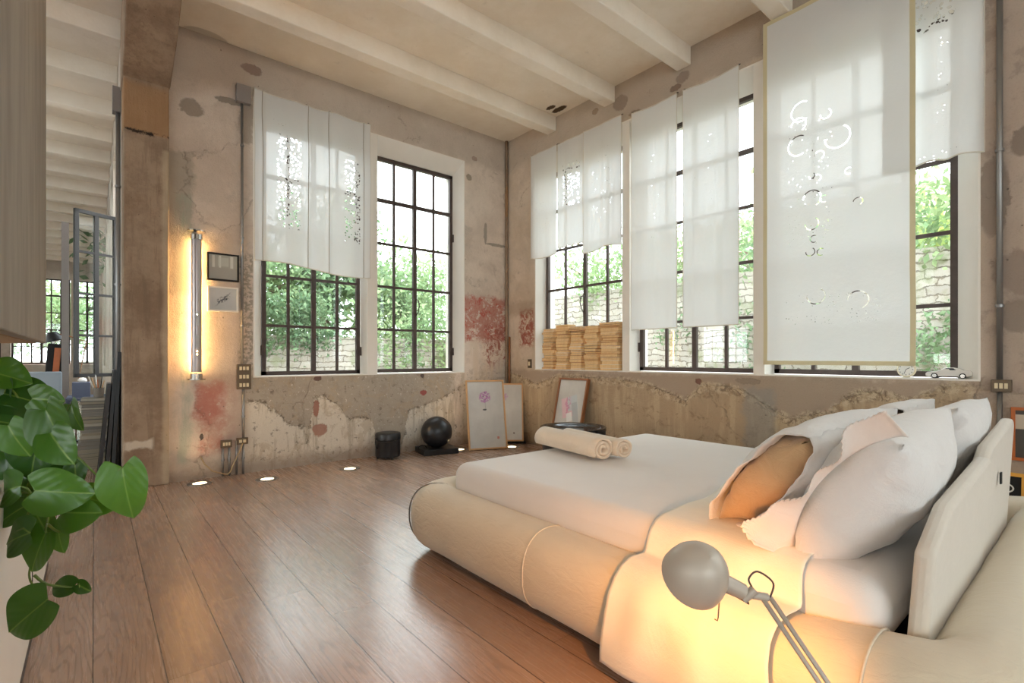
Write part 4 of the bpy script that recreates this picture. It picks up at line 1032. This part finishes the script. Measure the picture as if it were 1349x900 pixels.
RX = Matrix.Rotation(-PI/2, 3, 'Y')
MB().lathe([(0, -.03), (.04, -.026), (.06, -.012), (.064, .008), (.058, .02), (0, .02)], (0, 0, .064), 32, RX).build('case', simple('cream_clock_case', (226,214,186), .45), ck, smooth='auto')
MB().lathe([(0, .0205), (.052, .0205), (.052, .023), (0, .023)], (0, 0, .064), 32, RX).build('dial', 'mat_white', ck)
for k in range(12):
    a = k*PI/6; MB().cbox((-.0245, .043*math.sin(a), .064+.043*math.cos(a)), (.002, .006, .006)).build('hour_mark', 'black', ck)
MB().tube([(-.026, 0, .064), (-.026, -.024, .078)], .002, 6).tube([(-.026, 0, .064), (-.026, .012, .030)], .0015, 6).build('hands', 'black', ck)
# ---------------------------------------------------------------- kitchen block, hood and the trailing plant
M['unit'] = simple('off_white_unit_panel', (226,222,214), .6, var=.05, scale=3, bump=.1)
un = thing('low_cabinet', 'long off-white low cabinet carrying the trailing plant, black plinth', 'cabinet', (-5.75, -3.6, 0))
MB().box(-.58, .60, -1.65, 1.65, .06, .86).build('body', 'unit', un, bevel=.004)
MB().box(-.56, .597, -1.62, 1.66, .0, .06).build('plinth', 'black', un)
MB().box(-.60, .605, -1.66, 1.66, .86, .885).build('worktop', 'unit', un, bevel=.004)
for k in range(2): MB().box(.600, .603, -1.6+1.09*(k+1)-.002, -1.6+1.09*(k+1)+.002, .07, .85).build('door_gap', 'blackmatte', un)
def m_hood():
    t = T('grey_trowelled_hood'); X, Y, Z = t.pos(); s = t.noise(1, 5, .6, vec=t.vec(X*6, Y*6, Z*1.2)); n = t.noise(2.2, 5)
    t.col(t.mix(t.step(s, .3, .7), lin((132,125,116)), lin((152,145,135)))); t.b.inputs['Roughness'].default_value = .8; t.bump(s*.5+n, .2, .008); return t.m
M['hood'] = m_hood()
hd = thing('ceiling_hood', 'grey trowelled box hood hanging from the ceiling above the low cabinet', 'hood', (-5.75, -3.7, 1.335))
hm = MB(); 
hm.box(-.60, .60, -1.5, 1.52, 0, 3.07); hm.build('casing', 'hood', hd, bevel=.006)
MB().box(-.56, .56, -1.46, 1.48, -.004, .002).build('underside', simple('tan_hood_underside', (168,140,104), .6), hd)

ul = thing('added_uplighter', 'small bronze lamp added out of view under the concrete beam, tinting the ceiling warm', 'lamp', (-4.55, -2.9, 4.12))  # added lamp out of view, supplies the warm tint on the ceiling
MB().lathe([(0,-.05), (.05,-.05), (.07,.03), (.062,.03), (.045,-.035), (0,-.035)], n=28).build('bowl', 'bronze', ul, smooth='auto')
MB().tube([(0,0,-.05), (.09,0,-.05), (.12,0,.02), (.12,0,.355)], .008, 8).build('bracket', 'bronze', ul, smooth=True)
ud = bpy.data.lights.new('added_uplighter_light', 'POINT'); ud.energy = 26; ud.color = (1, .62, .30); ud.shadow_soft_size = .03
uo = bpy.data.objects.new('added_uplighter_light', ud); C.objects.link(uo); uo.location = (-4.55, -2.9, 4.13)
# ---------------------------------------------------------------- trailing plant
def m_leaf(name, a, b, trans=.35):
    t = T(name); X, Y, Z = t.pos(); n = t.n
    info = n.new('ShaderNodeObjectInfo'); c = t.mix(V(t, info.outputs['Random']), lin(a), lin(b))
    vein = t.step(t.math('ABSOLUTE', Y), .003, .0008)
    c = t.mix(vein*.4, c, lin((150,176,84)))
    t.col(c); t.b.inputs['Roughness'].default_value = .32
    tl = n.new('ShaderNodeBsdfTranslucent'); t.put(tl.inputs['Color'], t.mix(.5, c, lin((120,170,30))))
    mx = n.new('ShaderNodeMixShader'); mx.inputs[0].default_value = trans
    t.l.new(t.b.outputs[0], mx.inputs[1]); t.l.new(tl.outputs[0], mx.inputs[2]); t.l.new(mx.outputs[0], t.out.inputs[0])
    t.bump(t.math('SINE', t.math('ABSOLUTE', Y)*260+X*-180), .12, .002); return t.m
M['leafg'] = m_leaf('pothos_leaf', (34,70,24), (78,122,34), .22)
M['vine'] = simple('pothos_vine', (92,112,44), .5)
M['pot'] = simple('grey_clay_pot', (128,120,112), .7)
PL0 = Vector((-5.45, -3.95, .886))
pt = thing('trailing_pothos', 'green trailing pothos with heart leaves spilling over the off-white low cabinet', 'plant', PL0)
MB().lathe([(0,0), (.085,0), (.115,.17), (.12,.18), (.108,.18), (.10,.15), (0,.15)], n=32).build('pot', 'pot', pt, smooth='auto')
LV = [(-4.873, -4.257, 0.867, 0.133, 80), (-4.929, -4.106, 0.821, 0.095, 15), (-4.99, -3.991, 1.067, 0.08, 60), (-5.091, -3.971, 1.127, 0.125, 10), (-5.042, -4.116, 1.132, 0.082, 5), (-5.02, -4.213, 1.046, 0.128, 60), (-5.011, -4.299, 1.018, 0.094, 50), (-5.137, -3.998, 1.066, 0.092, 0), (-5.14, -3.931, 1.146, 0.059, 80), (-5.14, -3.931, 1.198, 0.104, 15), (-5.076, -4.049, 0.965, 0.123, 100), (-5.012, -4.194, 0.88, 0.125, 5), (-4.985, -4.06, 0.9, 0.059, 85), (-4.979, -4.169, 0.811, 0.107, 0), (-5.109, -4.152, 0.764, 0.102, 165), (-5.065, -4.123, 0.705, 0.102, 110), (-5.025, -4.027, 0.714, 0.082, 70), (-5.014, -4.035, 0.566, 0.059, 180), (-4.965, -4.076, 0.562, 0.039, 30), (-5.088, -4.104, 0.527, 0.131, 140), (-5.058, -3.999, 0.744, 0.073, 60), (-5.13, -4.069, 0.883, 0.098, 170), (-5.109, -4.087, 1.019, 0.089, 60), (-5.049, -3.98, 0.815, 0.087, 100), (-5.144, -3.797, 1.085, 0.107, 30), (-5.118, -3.792, 1.022, 0.108, 70), (-5.149, -3.923, 0.948, 0.104, 120), (-5.119, -3.882, 0.891, 0.103, 60), (-5.075, -3.854, 0.843, 0.102, 40), (-5.059, -3.894, 0.915, 0.105, 30), (-5.166, -3.909, 1.027, 0.114, 20), (-5.093, -3.775, 1.055, 0.1, 30), (-5.129, -3.875, 0.809, 0.084, 120), (-5.14, -3.931, 0.778, 0.077, 140), (-5.008, -3.91, 0.911, 0.087, 40), (-5.087, -3.714, 0.972, 0.103, 10), (-5.184, -3.894, 0.914, 0.114, 90), (-5.172, -3.774, 1.11, 0.097, 140), (-5.107, -3.828, 0.758, 0.082, 80), (-4.986, -3.902, 0.818, 0.074, 20)]
VN = [[(-5.227, -3.858, 1.016), (-5.157, -3.916, 1.084), (-5.06, -4.023, 1.053), (-4.982, -4.114, 0.967), (-4.923, -4.19, 0.901), (-4.901, -4.233, 0.897)], [(-5.227, -3.858, 0.982), (-5.096, -3.967, 0.959), (-5.051, -4.031, 0.851), (-5.046, -4.074, 0.771), (-5.079, -4.046, 0.662), (-5.083, -4.043, 0.607), (-5.053, -4.055, 0.547), (-5.071, -4.092, 0.545)], [(-5.074, -4.05, 0.622), (-5.047, -4.047, 0.587), (-4.992, -4.054, 0.564), (-4.974, -4.069, 0.56)], [(-5.21, -3.872, 1.186), (-5.14, -3.931, 1.164), (-5.105, -3.96, 1.118), (-5.061, -3.996, 1.096), (-5.006, -3.977, 1.086)], [(-5.227, -3.858, 0.959), (-5.14, -3.931, 0.868), (-5.088, -3.974, 0.846), (-5.032, -4.086, 0.881), (-4.965, -4.076, 0.834)], [(-5.116, -4.015, 0.881), (-5.07, -4.119, 0.862), (-5.086, -4.106, 0.809), (-5.102, -4.144, 0.781)], [(-5.046, -4.074, 0.771), (-5.018, -4.032, 0.732), (-4.998, -4.114, 0.815)]]
for v in VN:
    pts = [Vector(p) for p in v]; out = []
    if pts[0].x < -5.19: pts = [PL0+Vector((.03, .03, .16)), PL0+Vector((.1, .06, .22))]+pts
    for i in range(len(pts)-1):
        a = pts[max(0, i-1)]; b = pts[i]; c = pts[i+1]; d = pts[min(len(pts)-1, i+2)]
        for k in range(6):
            f = k/6; out.append(.5*((2*b)+(-a+c)*f+(2*a-5*b+4*c-d)*f*f+(-a+3*b-3*c+d)*f**3))
    out.append(pts[-1])
    MB().tube([tuple(p-PL0) for p in out], [.0042-.0018*i/len(out) for i in range(len(out))], 8).build('vine', 'vine', pt, smooth=True)
allv = [Vector(p) for v in VN for p in v]
rl = random.Random(11)
RA = Vector((.7682, -.6402, 0)); FA = Vector((.6402, .7682, 0)); UP = Vector((0, 0, 1))
def leaf_mesh(curl, fold):
    m = MB(); nu, nv = 22, 13; vs = []
    for i in range(nu):
        s = (i/(nu-1))**1.6
        # heart outline: half width along the midrib
        w_ = .98*(s**.42)*((1-s)**.78)
        for j in range(nv):
            q = -1+2*j/(nv-1)
            y = q*w_; x = s-.26*(1-s)**4*min(1, abs(y)/.25)**1.2
            z = -curl*s*s+fold*abs(q)*w_+.02*math.sin(s*9+q*3)*abs(q)
            vs.append((x, y, z))
    fs = [(i*nv+j, (i+1)*nv+j, (i+1)*nv+j+1, i*nv+j+1) for i in range(nu-1) for j in range(nv-1)]
    return m.add(vs, fs)
for i, (x, y, z, L_, a) in enumerate(LV):
    L_ *= 1.12
    c = Vector((x, y, z)); an = E45(a)
    tip = (RA*math.cos(an)-UP*math.sin(an))
    tilt = rl.uniform(-.45, .45)
    nrm = (-FA*1.0+UP*rl.uniform(.1, .75)+RA*rl.uniform(-.5, .35)).normalized()
    if i == 0: nrm = (-FA+UP*.15+RA*.1).normalized()
    tip = (tip-nrm*tip.dot(nrm)*.75).normalized(); nrm = (nrm-tip*nrm.dot(tip)).normalized(); side = nrm.cross(tip)
    m = leaf_mesh(rl.uniform(.05, .28), rl.uniform(.1, .35))
    R = Matrix((tip, side, nrm)).transposed()
    o = MB(); o.v = m.v; o.f = m.f; o.mi = m.mi
    o.v = [(p[0]*L_, p[1]*L_*(1.05), p[2]*L_) for p in o.v]
    q = o.build('leaf', 'leafg', pt, smooth=True)
    q.rotation_euler = R.to_euler(); base_ = c-tip*L_*.5; q.location = base_-PL0
    # petiole from the nearest vine point
    near = min(allv, key=lambda p: (p-base_).length)
    if (near-base_).length > .005:
        mid = (near+base_)/2+UP*.01
        MB().tube([tuple(p-PL0) for p in (near, mid, base_)], .0022, 6).build('leaf_stalk', 'vine', pt, smooth=True)
# ---------------------------------------------------------------- the hall beyond the pillar
M['bluegrey'] = simple('blue_grey_screen_back', (150,164,176), .5, var=.03)
M['deskwhite'] = simple('white_desk', (206,208,212), .5, var=.03)
M['slate'] = simple('slate_blue_cover', (96,104,124), .7)
dk = thing('desk', 'white work desk with trestle legs in the hall beyond the pillar', 'desk', (-5.75, 2.05, 0))
MB().box(-.75, .50, -.45, .55, .70, .735).build('desk_top', 'deskwhite', dk, bevel=.004)
for x in (-.66, .44):
    for y in (-.36, .46): MB().box(x-.025, x+.025, y-.025, y+.025, 0, .70).build('leg', 'deskwhite', dk)
mo = thing('monitor', 'large screen with pale blue grey back standing on the white desk', 'monitor', (-5.62, 1.75, .737), E45(-8))
MB().box(-.40, .40, -.02, .02, .06, .36).build('screen_back', 'bluegrey', mo, bevel=.02, seg=4)
MB().box(-.05, .05, -.012, .012, .0, .1).box(-.12, .12, -.09, .09, 0, .01).build('stand', 'bluegrey', mo)
M['sheet_stack'] = simple('stacked_white_papers', (216,212,204), .8, bump=.3, bscale=90)
for k in range(7):
    o = MB().box(-.16, .16, -.11, .11, 0, .012).build('paper_pad', 'sheet_stack', loc=(-5.42+.004*(k % 3), 1.66-.20, .7365+k*.0135)); o.rotation_euler = (0, 0, .1*((k*7) % 5-2)*.4)
    tag(o, '%s white paper pad in the pile before the blue grey screen' % (['lowest', 'second lowest', 'third lowest', 'middle', 'third highest', 'second highest', 'topmost'][k]), 'paper', 'paper pads piled on the desk')
tag(MB().box(-.09, .09, -.09, .09, 0, .20).build('storage_box', 'slate', loc=(-5.07, 2.62, .737-.0), bevel=.004), 'slate blue cube box with a white lump on top, by the opened window', 'box')
sb = thing('side_shelf', 'low dark shelf unit under the hall window carrying the slate box', 'shelf', (-5.0, 2.75, 0))
MB().box(-.22, .24, -.30, .5, .70, .735).build('shelf_top', 'slate', sb)
for x in (-.2, .2): MB().box(x-.02, x+.02, -.28, .48, 0, .70).build('side_panel', 'slate', sb)
MB().box(-.18, .18, -.27, .47, .36, .38).build('shelf_board', 'slate', sb)
tag(MB().lathe([(0,0), (.04,0), (.05,.02), (.035,.05), (0,.06)], n=20).build('white_bowl', 'mat_white', smooth='auto', loc=(-5.06, 2.62, .938)), 'small white upturned bowl on the slate box', 'bowl')
hl = thing('desk_lamp', 'dark domed desk lamp on a long arm before the far hall window', 'lamp', (-5.25, 3.9, 0.0))
MB().lathe([(0,.0), (.05,.0), (.11,-.10), (.115,-.13), (.108,-.13), (.045,-.02), (0,-.01)], (-.17, .0, 1.63), 28, Matrix.Rotation(E45(-18), 3, 'Y')).build('lamp_shade', 'black', hl, smooth='auto')
MB().tube([(-.15,0,1.62), (.02,.0,1.58), (.22,.0,1.50)], .008, 8).tube([(.22,0,1.50), (.1,0,.75), (.1,0,.02)], .008, 8).build('arm', 'wood_brown', hl, smooth=True)
MB().lathe([(0,0), (.11,0), (.11,.02), (0,.025)], (.1, 0, 0), 28).build('base', 'black', hl, smooth='auto')
gt = thing('leaning_board', 'dark case with an orange wood stripe standing upright by the far window', 'board', (-5.43, 3.7, 0), E45(-10), rot=(0, E45(4), E45(-10)))
MB().box(-.12, .12, -.03, .03, .0, 1.46).build('case', 'blackmatte', gt, bevel=.02)
MB().box(-.035, .035, -.04, -.031, .05, 1.40).build('wood_stripe', 'wood_orange', gt)
# magazines in a pile on the floor
mg = [simple('magazine_%d' % k, c, .5, var=.1) for k, c in enumerate(((150,142,124), (104,98,88), (132,128,120), (60,58,58), (170,164,150), (116,104,84)))]
z = 0.0; k = 0
heights = []
while z < .775: t_ = rb.choice((.026, .03, .036, .042)); heights.append((z, t_)); z += t_+.0006
NM = len(heights)
for k, (z, t_) in enumerate(heights):
    i = NM-1-k
    lab = ('%s magazine from the top of the tall pile by the pillar' % ORD[i]) if 0 < i else 'topmost magazine of the tall pile by the pillar'
    book('magazine', lab, 'magazine', -4.94+rb.uniform(-.012, .012)-(.02 if z < .3 else 0), 1.47+rb.uniform(-.01, .01), z, .29, .235, t_, PI/2*0+rb.uniform(-.06, .06), mg[rb.randrange(6)], 'magazines piled beside the pillar', pages=mg[rb.choice((0, 2, 4))])
cu = thing('tool_cup', 'cup of brushes and rulers on top of the magazine pile', 'cup', (-4.90, 1.47, z+t_+.001))
MB().lathe([(0,0), (.045,0), (.052,.11), (.048,.11), (.042,.01), (0,.01)], n=28).build('cup', 'pot', cu, smooth='auto')
for k, (dx, dy, h_, mt_) in enumerate(((-.09,-.02,.24,'mat_white'), (-.06,.02,.22,'wood'), (-.01,.0,.2,'wood_orange'), (.03,-.02,.24,'black'), (.05,.02,.19,'wood'), (-.03,-.03,.26,'chrome'))):
    MB().tube([(dx*.2, dy*.2, .015), (dx, dy, h_)], .005, 8).build('tool', mt_, cu, smooth=True)
# dark boards leaning on the hall side of the pillar
for k, (x, ln_, h_, lab) in enumerate(((-4.80, .50, 1.30, 'black framed board nearest the pillar, taller of the three leaning there'), (-4.86, .46, 1.12, 'middle black framed board leaning beside the pillar'), (-4.93, .42, .98, 'outer black framed board leaning beside the pillar, lowest one'))):
    o = thing('framed_board', lab, 'board', (x+.012*k, .62+.04*k, .004), group='dark boards leaning by the pillar'); o.rotation_euler = (0, E45(2.5+k*1.2), 0)
    MB().box(-.012, .012, -ln_/2, ln_/2, 0, h_).build('board', 'blackmatte', o)
    m = MB().box(-.016, .014, -ln_/2-.01, -ln_/2, 0, h_+.01).box(-.016, .014, ln_/2, ln_/2+.01, 0, h_+.01).box(-.016, .014, -ln_/2, ln_/2, h_, h_+.01).box(-.016, .014, -ln_/2, ln_/2, -.0, .01)
    m.build('frame', 'black', o)
conduit('wall_conduit', 'dark pipe with a box on the hall wall just beyond the pillar', lambda u, v, z: (-4.73+v, u, z), .45, .0, 4.0, r=.02, clips=(2.0, 3.0), box=(.40, .52, 3.75, 4.0))
# ---------------------------------------------------------------- outside: garden walls, trees, neighbouring house
def m_stone(name, a, b, along):
    t = T(name); X, Y, Z = t.pos(); u = X if along == 'x' else Y
    n = t.noise(1.2, 4); n2 = t.noise(8, 5)
    br = t.n.new('ShaderNodeTexBrick'); br.inputs['Scale'].default_value = 1; br.inputs['Brick Width'].default_value = .42; br.inputs['Row Height'].default_value = .13
    br.inputs['Mortar Size'].default_value = .012; br.offset_frequency = 2; br.offset = .37
    t.put(br.inputs['Vector'], t.vec(u+(n2-.5)*.22+(n-.5)*.5, Z+(n-.5)*.22+(n2-.5)*.12, 0.))
    br.inputs['Color1'].default_value = lin(a); br.inputs['Color2'].default_value = lin(b); br.inputs['Mortar'].default_value = lin((112,104,94))
    c = t.mix(t.step(n2, .4, .7)*.4, br.outputs['Color'], lin((160,146,128))); c = t.mix(t.step(t.noise(2, 5), .52, .64)*.5, c, lin((120,134,92)))
    t.col(c); t.b.inputs['Roughness'].default_value = .9; t.bump(br.outputs['Fac'], -.6, .03); return t.m
M['stoneA'] = m_stone('garden_stone_far', (186,180,170), (160,154,146), 'x'); M['stoneB'] = m_stone('garden_stone_side', (188,182,172), (162,156,148), 'y')
M['soil'] = simple('garden_gravel', (150,144,132), .9, var=.2, scale=20)
struct(MB().box(-4.35, 30, .37, 40, -.2, -.05).box(.37, 30, -30, .37, -.2, -.05).box(-30, -4.37, 16.8, 40, -.2, -.05).build('ground', 'soil'))
tag(MB().box(-4.3, 9, 5.6, 6.1, -.1, 1.75).build('garden_wall', 'stoneA'), 'rough stone garden wall outside the left windows', 'wall', kind='structure')
tag(MB().box(4.9, 5.4, -13, 5.6, -.1, 2.95).build('garden_wall', 'stoneB'), 'rough stone garden wall outside the long window wall', 'wall', kind='structure')
def m_fol(name, cols, trans=.25):
    t = T(name); t.pos(); n = t.n; nz = t.noise(1.1, 3); nz2 = t.noise(6, 2)
    c = t.mix(t.step(nz, .4, .62), lin(cols[0]), lin(cols[1])); c = t.mix(t.step(nz2, .45, .7)*.6, c, lin(cols[2]))
    d = n.new('ShaderNodeBsdfDiffuse'); tl = n.new('ShaderNodeBsdfTranslucent'); t.put(d.inputs['Color'], c); t.put(tl.inputs['Color'], c)
    mx = n.new('ShaderNodeMixShader'); mx.inputs[0].default_value = trans; t.l.new(d.outputs[0], mx.inputs[1]); t.l.new(tl.outputs[0], mx.inputs[2])
    t.l.new(mx.outputs[0], t.out.inputs[0]); return t.m
M['f1'] = m_fol('spring_green_leaves', ((122,150,108), (148,168,122), (176,190,146)))
M['f2'] = m_fol('blue_green_leaves', ((104,132,100), (130,156,118), (158,176,138)))
M['f3'] = m_fol('yellow_green_leaves', ((176,186,112), (158,178,118), (196,200,132)))
M['bark'] = simple('grey_bark', (120,104,88), .9, var=.2)
def leaves(name, mat, pts, size, seed, parent=None):
    r = np.random.RandomState(seed); n = len(pts)
    a = r.normal(size=(n, 3)); a /= np.linalg.norm(a, axis=1)[:, None]; b = np.cross(a, r.normal(size=(n, 3))); b /= np.linalg.norm(b, axis=1)[:, None]
    s = size*(.6+.8*r.rand(n))[:, None]
    p = np.asarray(pts); q = np.stack([p-a*s, p+b*s*.45, p+a*s, p-b*s*.45], 1).reshape(-1, 3)
    me = bpy.data.meshes.new(name); me.from_pydata(q.tolist(), [], [tuple(range(4*i, 4*i+4)) for i in range(n)]); me.materials.append(M[mat])
    o = bpy.data.objects.new(name, me); C.objects.link(o)
    if parent: o.parent = parent
    return o
def slab_pts(seed, n, x, y, z, clump=.35):
    r = np.random.RandomState(seed); k = max(4, int(n/90))
    c = np.stack([r.uniform(*x, k), r.uniform(*y, k), r.uniform(*z, k)], 1)
    return c[r.randint(0, k, n)]+r.normal(size=(n, 3))*clump*np.array([1, .5 if y[1]-y[0] < 1.5 else 1, .8])
o = leaves('ivy', 'f2', slab_pts(1, 5200, (-3.2, -.8), (5.5, 5.7), (1.5, 2.6), .22), .06, 1); tag(o, 'ivy tumbling over the stone wall outside the left window', 'ivy', kind='stuff')
o = leaves('ivy', 'f1', slab_pts(2, 6000, (.2, 6), (5.4, 5.6), (.3, 2.4), .28), .06, 2); tag(o, 'pale green climbers on the stone wall outside the second window', 'ivy', kind='stuff')
o = leaves('ivy', 'f3', slab_pts(21, 2500, (3.0, 4.2), (5.2, 5.5), (.0, 1.8), .2), .05, 2); tag(o, 'yellow green climber at the foot of the garden wall', 'ivy', kind='stuff')
o = leaves('ivy', 'f1', slab_pts(3, 9000, (4.6, 5.4), (-11, 3), (2.9, 4.0), .32), .065, 3); tag(o, 'shrubs hanging over the stone wall outside the large window', 'ivy', kind='stuff')
o = leaves('ivy', 'f2', slab_pts(4, 2600, (4.6, 4.8), (-9, 3), (.6, 2.2), .2), .05, 4); tag(o, 'small plants growing from cracks of the long stone wall', 'ivy', kind='stuff')
def tree(label, x, y, h, spread, mat, seed, n=3800, base=-.1):
    o = thing('garden_tree', label, 'tree', (x, y, base)); r = random.Random(seed)
    m = MB(); tips = []
    m.tube([(0,0,0), (.1,.05,h*.3), (0,.1,h*.55), (.08,0,h*.8)], [.14,.11,.08,.03], 8)
    for k in range(16):
        a = r.uniform(0, 2*PI); z0 = h*r.uniform(.3, .75); L_ = spread*r.uniform(.5, 1)
        p0 = Vector((0, 0, z0)); p1 = p0+Vector((math.cos(a)*L_*.5, math.sin(a)*L_*.5, L_*.35)); p2 = p0+Vector((math.cos(a)*L_, math.sin(a)*L_, L_*.5))
        m.tube([p0, p1, p2], [.05, .03, .012], 6); tips += [p1, p2, (p1+p2)/2]
    tips += [Vector((0, 0, h*.9)), Vector((0, 0, h*.8))]
    m.build('trunk', 'bark', o, smooth=True)
    rr = np.random.RandomState(seed); tp = np.array([tuple(t_) for t_ in tips]); pts_ = tp[rr.randint(0, len(tp), n)]+rr.normal(size=(n, 3))*spread*.2
    leaves('crown', mat, pts_, .10, seed, o); return o
tree('leafy tree standing behind the ivy wall, seen in the left window', -1.6, 8.2, 4.6, 1.7, 'f1', 5)
tree('loose tree whose thin crown shows high in the second window', .6, 9.0, 6.8, 1.7, 'f2', 6, 5200)
tree('low bushy tree between the two left windows, behind the wall', 2.6, 8.4, 4.9, 2.1, 'f1', 7, 6500)
tree('dark green tree behind the curtained left window', -3.2, 9.5, 5.4, 1.6, 'f2', 8)
tree('bushy tree beyond the stone wall, seen past the books window', 7.4, 4.6, 4.8, 2.0, 'f1', 9)
tree('full tree beyond the stone wall outside the middle window', 7.6, -.6, 5.0, 2.1, 'f2', 10)
tree('feathery yellow green tree beyond the wall, right of the large curtain', 7.2, -3.6, 4.4, 2.0, 'f3', 12, 5200)
tree('tree outside the rearmost windows of the long wall', 7.8, -8.5, 5.0, 2.0, 'f1', 13)
tree('tree outside the far end window of the hall', -6.3, 22, 4.6, 2.2, 'f1', 14, 4200)
tree('second tree outside the far end window of the hall', -9.2, 23, 4.8, 2.0, 'f2', 15, 3000)
tree('garden tree outside the hall side windows', -1.9, 12.5, 5.0, 2.0, 'f1', 16, 3000)
nb = thing('neighbour_house', 'pale house with brown tiled roof beyond the garden outside the middle window', 'house', (14, 2, 0))
MB().box(0, 6, -6, 6, -.1, 5.2).build('walls', simple('pale_render', (214,206,194), .9, var=.05, scale=2), nb)
rm = MB(); rm.prism([(-.5, 5.2), (3, 7.4), (6.5, 5.2)], -6.4, 6.4, 'y'); rm.build('roof', simple('brown_roof_tiles', (150,130,118), .9, var=.3, scale=4), nb)
for yy in (-4, 0, 4): MB().box(-.05, .02, yy-.5, yy+.5, 2.6, 4.0).build('window', 'slate', nb)
bw = thing('brick_outhouse', 'low pink brick shed outside the far hall window', 'shed', (-7.5, 19.6, 0))
tb = T('pink_tiles'); X, Y, Z = tb.pos(); br = tb.n.new('ShaderNodeTexBrick'); br.inputs['Scale'].default_value = 1; br.inputs['Brick Width'].default_value = .3; br.inputs['Row Height'].default_value = .12; br.inputs['Mortar Size'].default_value = .012
tb.put(br.inputs['Vector'], tb.vec(X, Z, 0.)); br.inputs['Color1'].default_value = lin((206,160,148)); br.inputs['Color2'].default_value = lin((190,150,140)); br.inputs['Mortar'].default_value = lin((220,206,200)); tb.col(br.outputs['Color']); M['pinkbrick'] = tb.m
MB().box(-2.5, 3, 0, 1, -.1, 1.05).build('wall', 'pinkbrick', bw)
MB().prism([(-2.6, 1.05), (3.1, 1.05), (3.1, 1.15), (-2.6, 1.15)], -.1, 1.1, 'y').build('coping', 'white', bw)
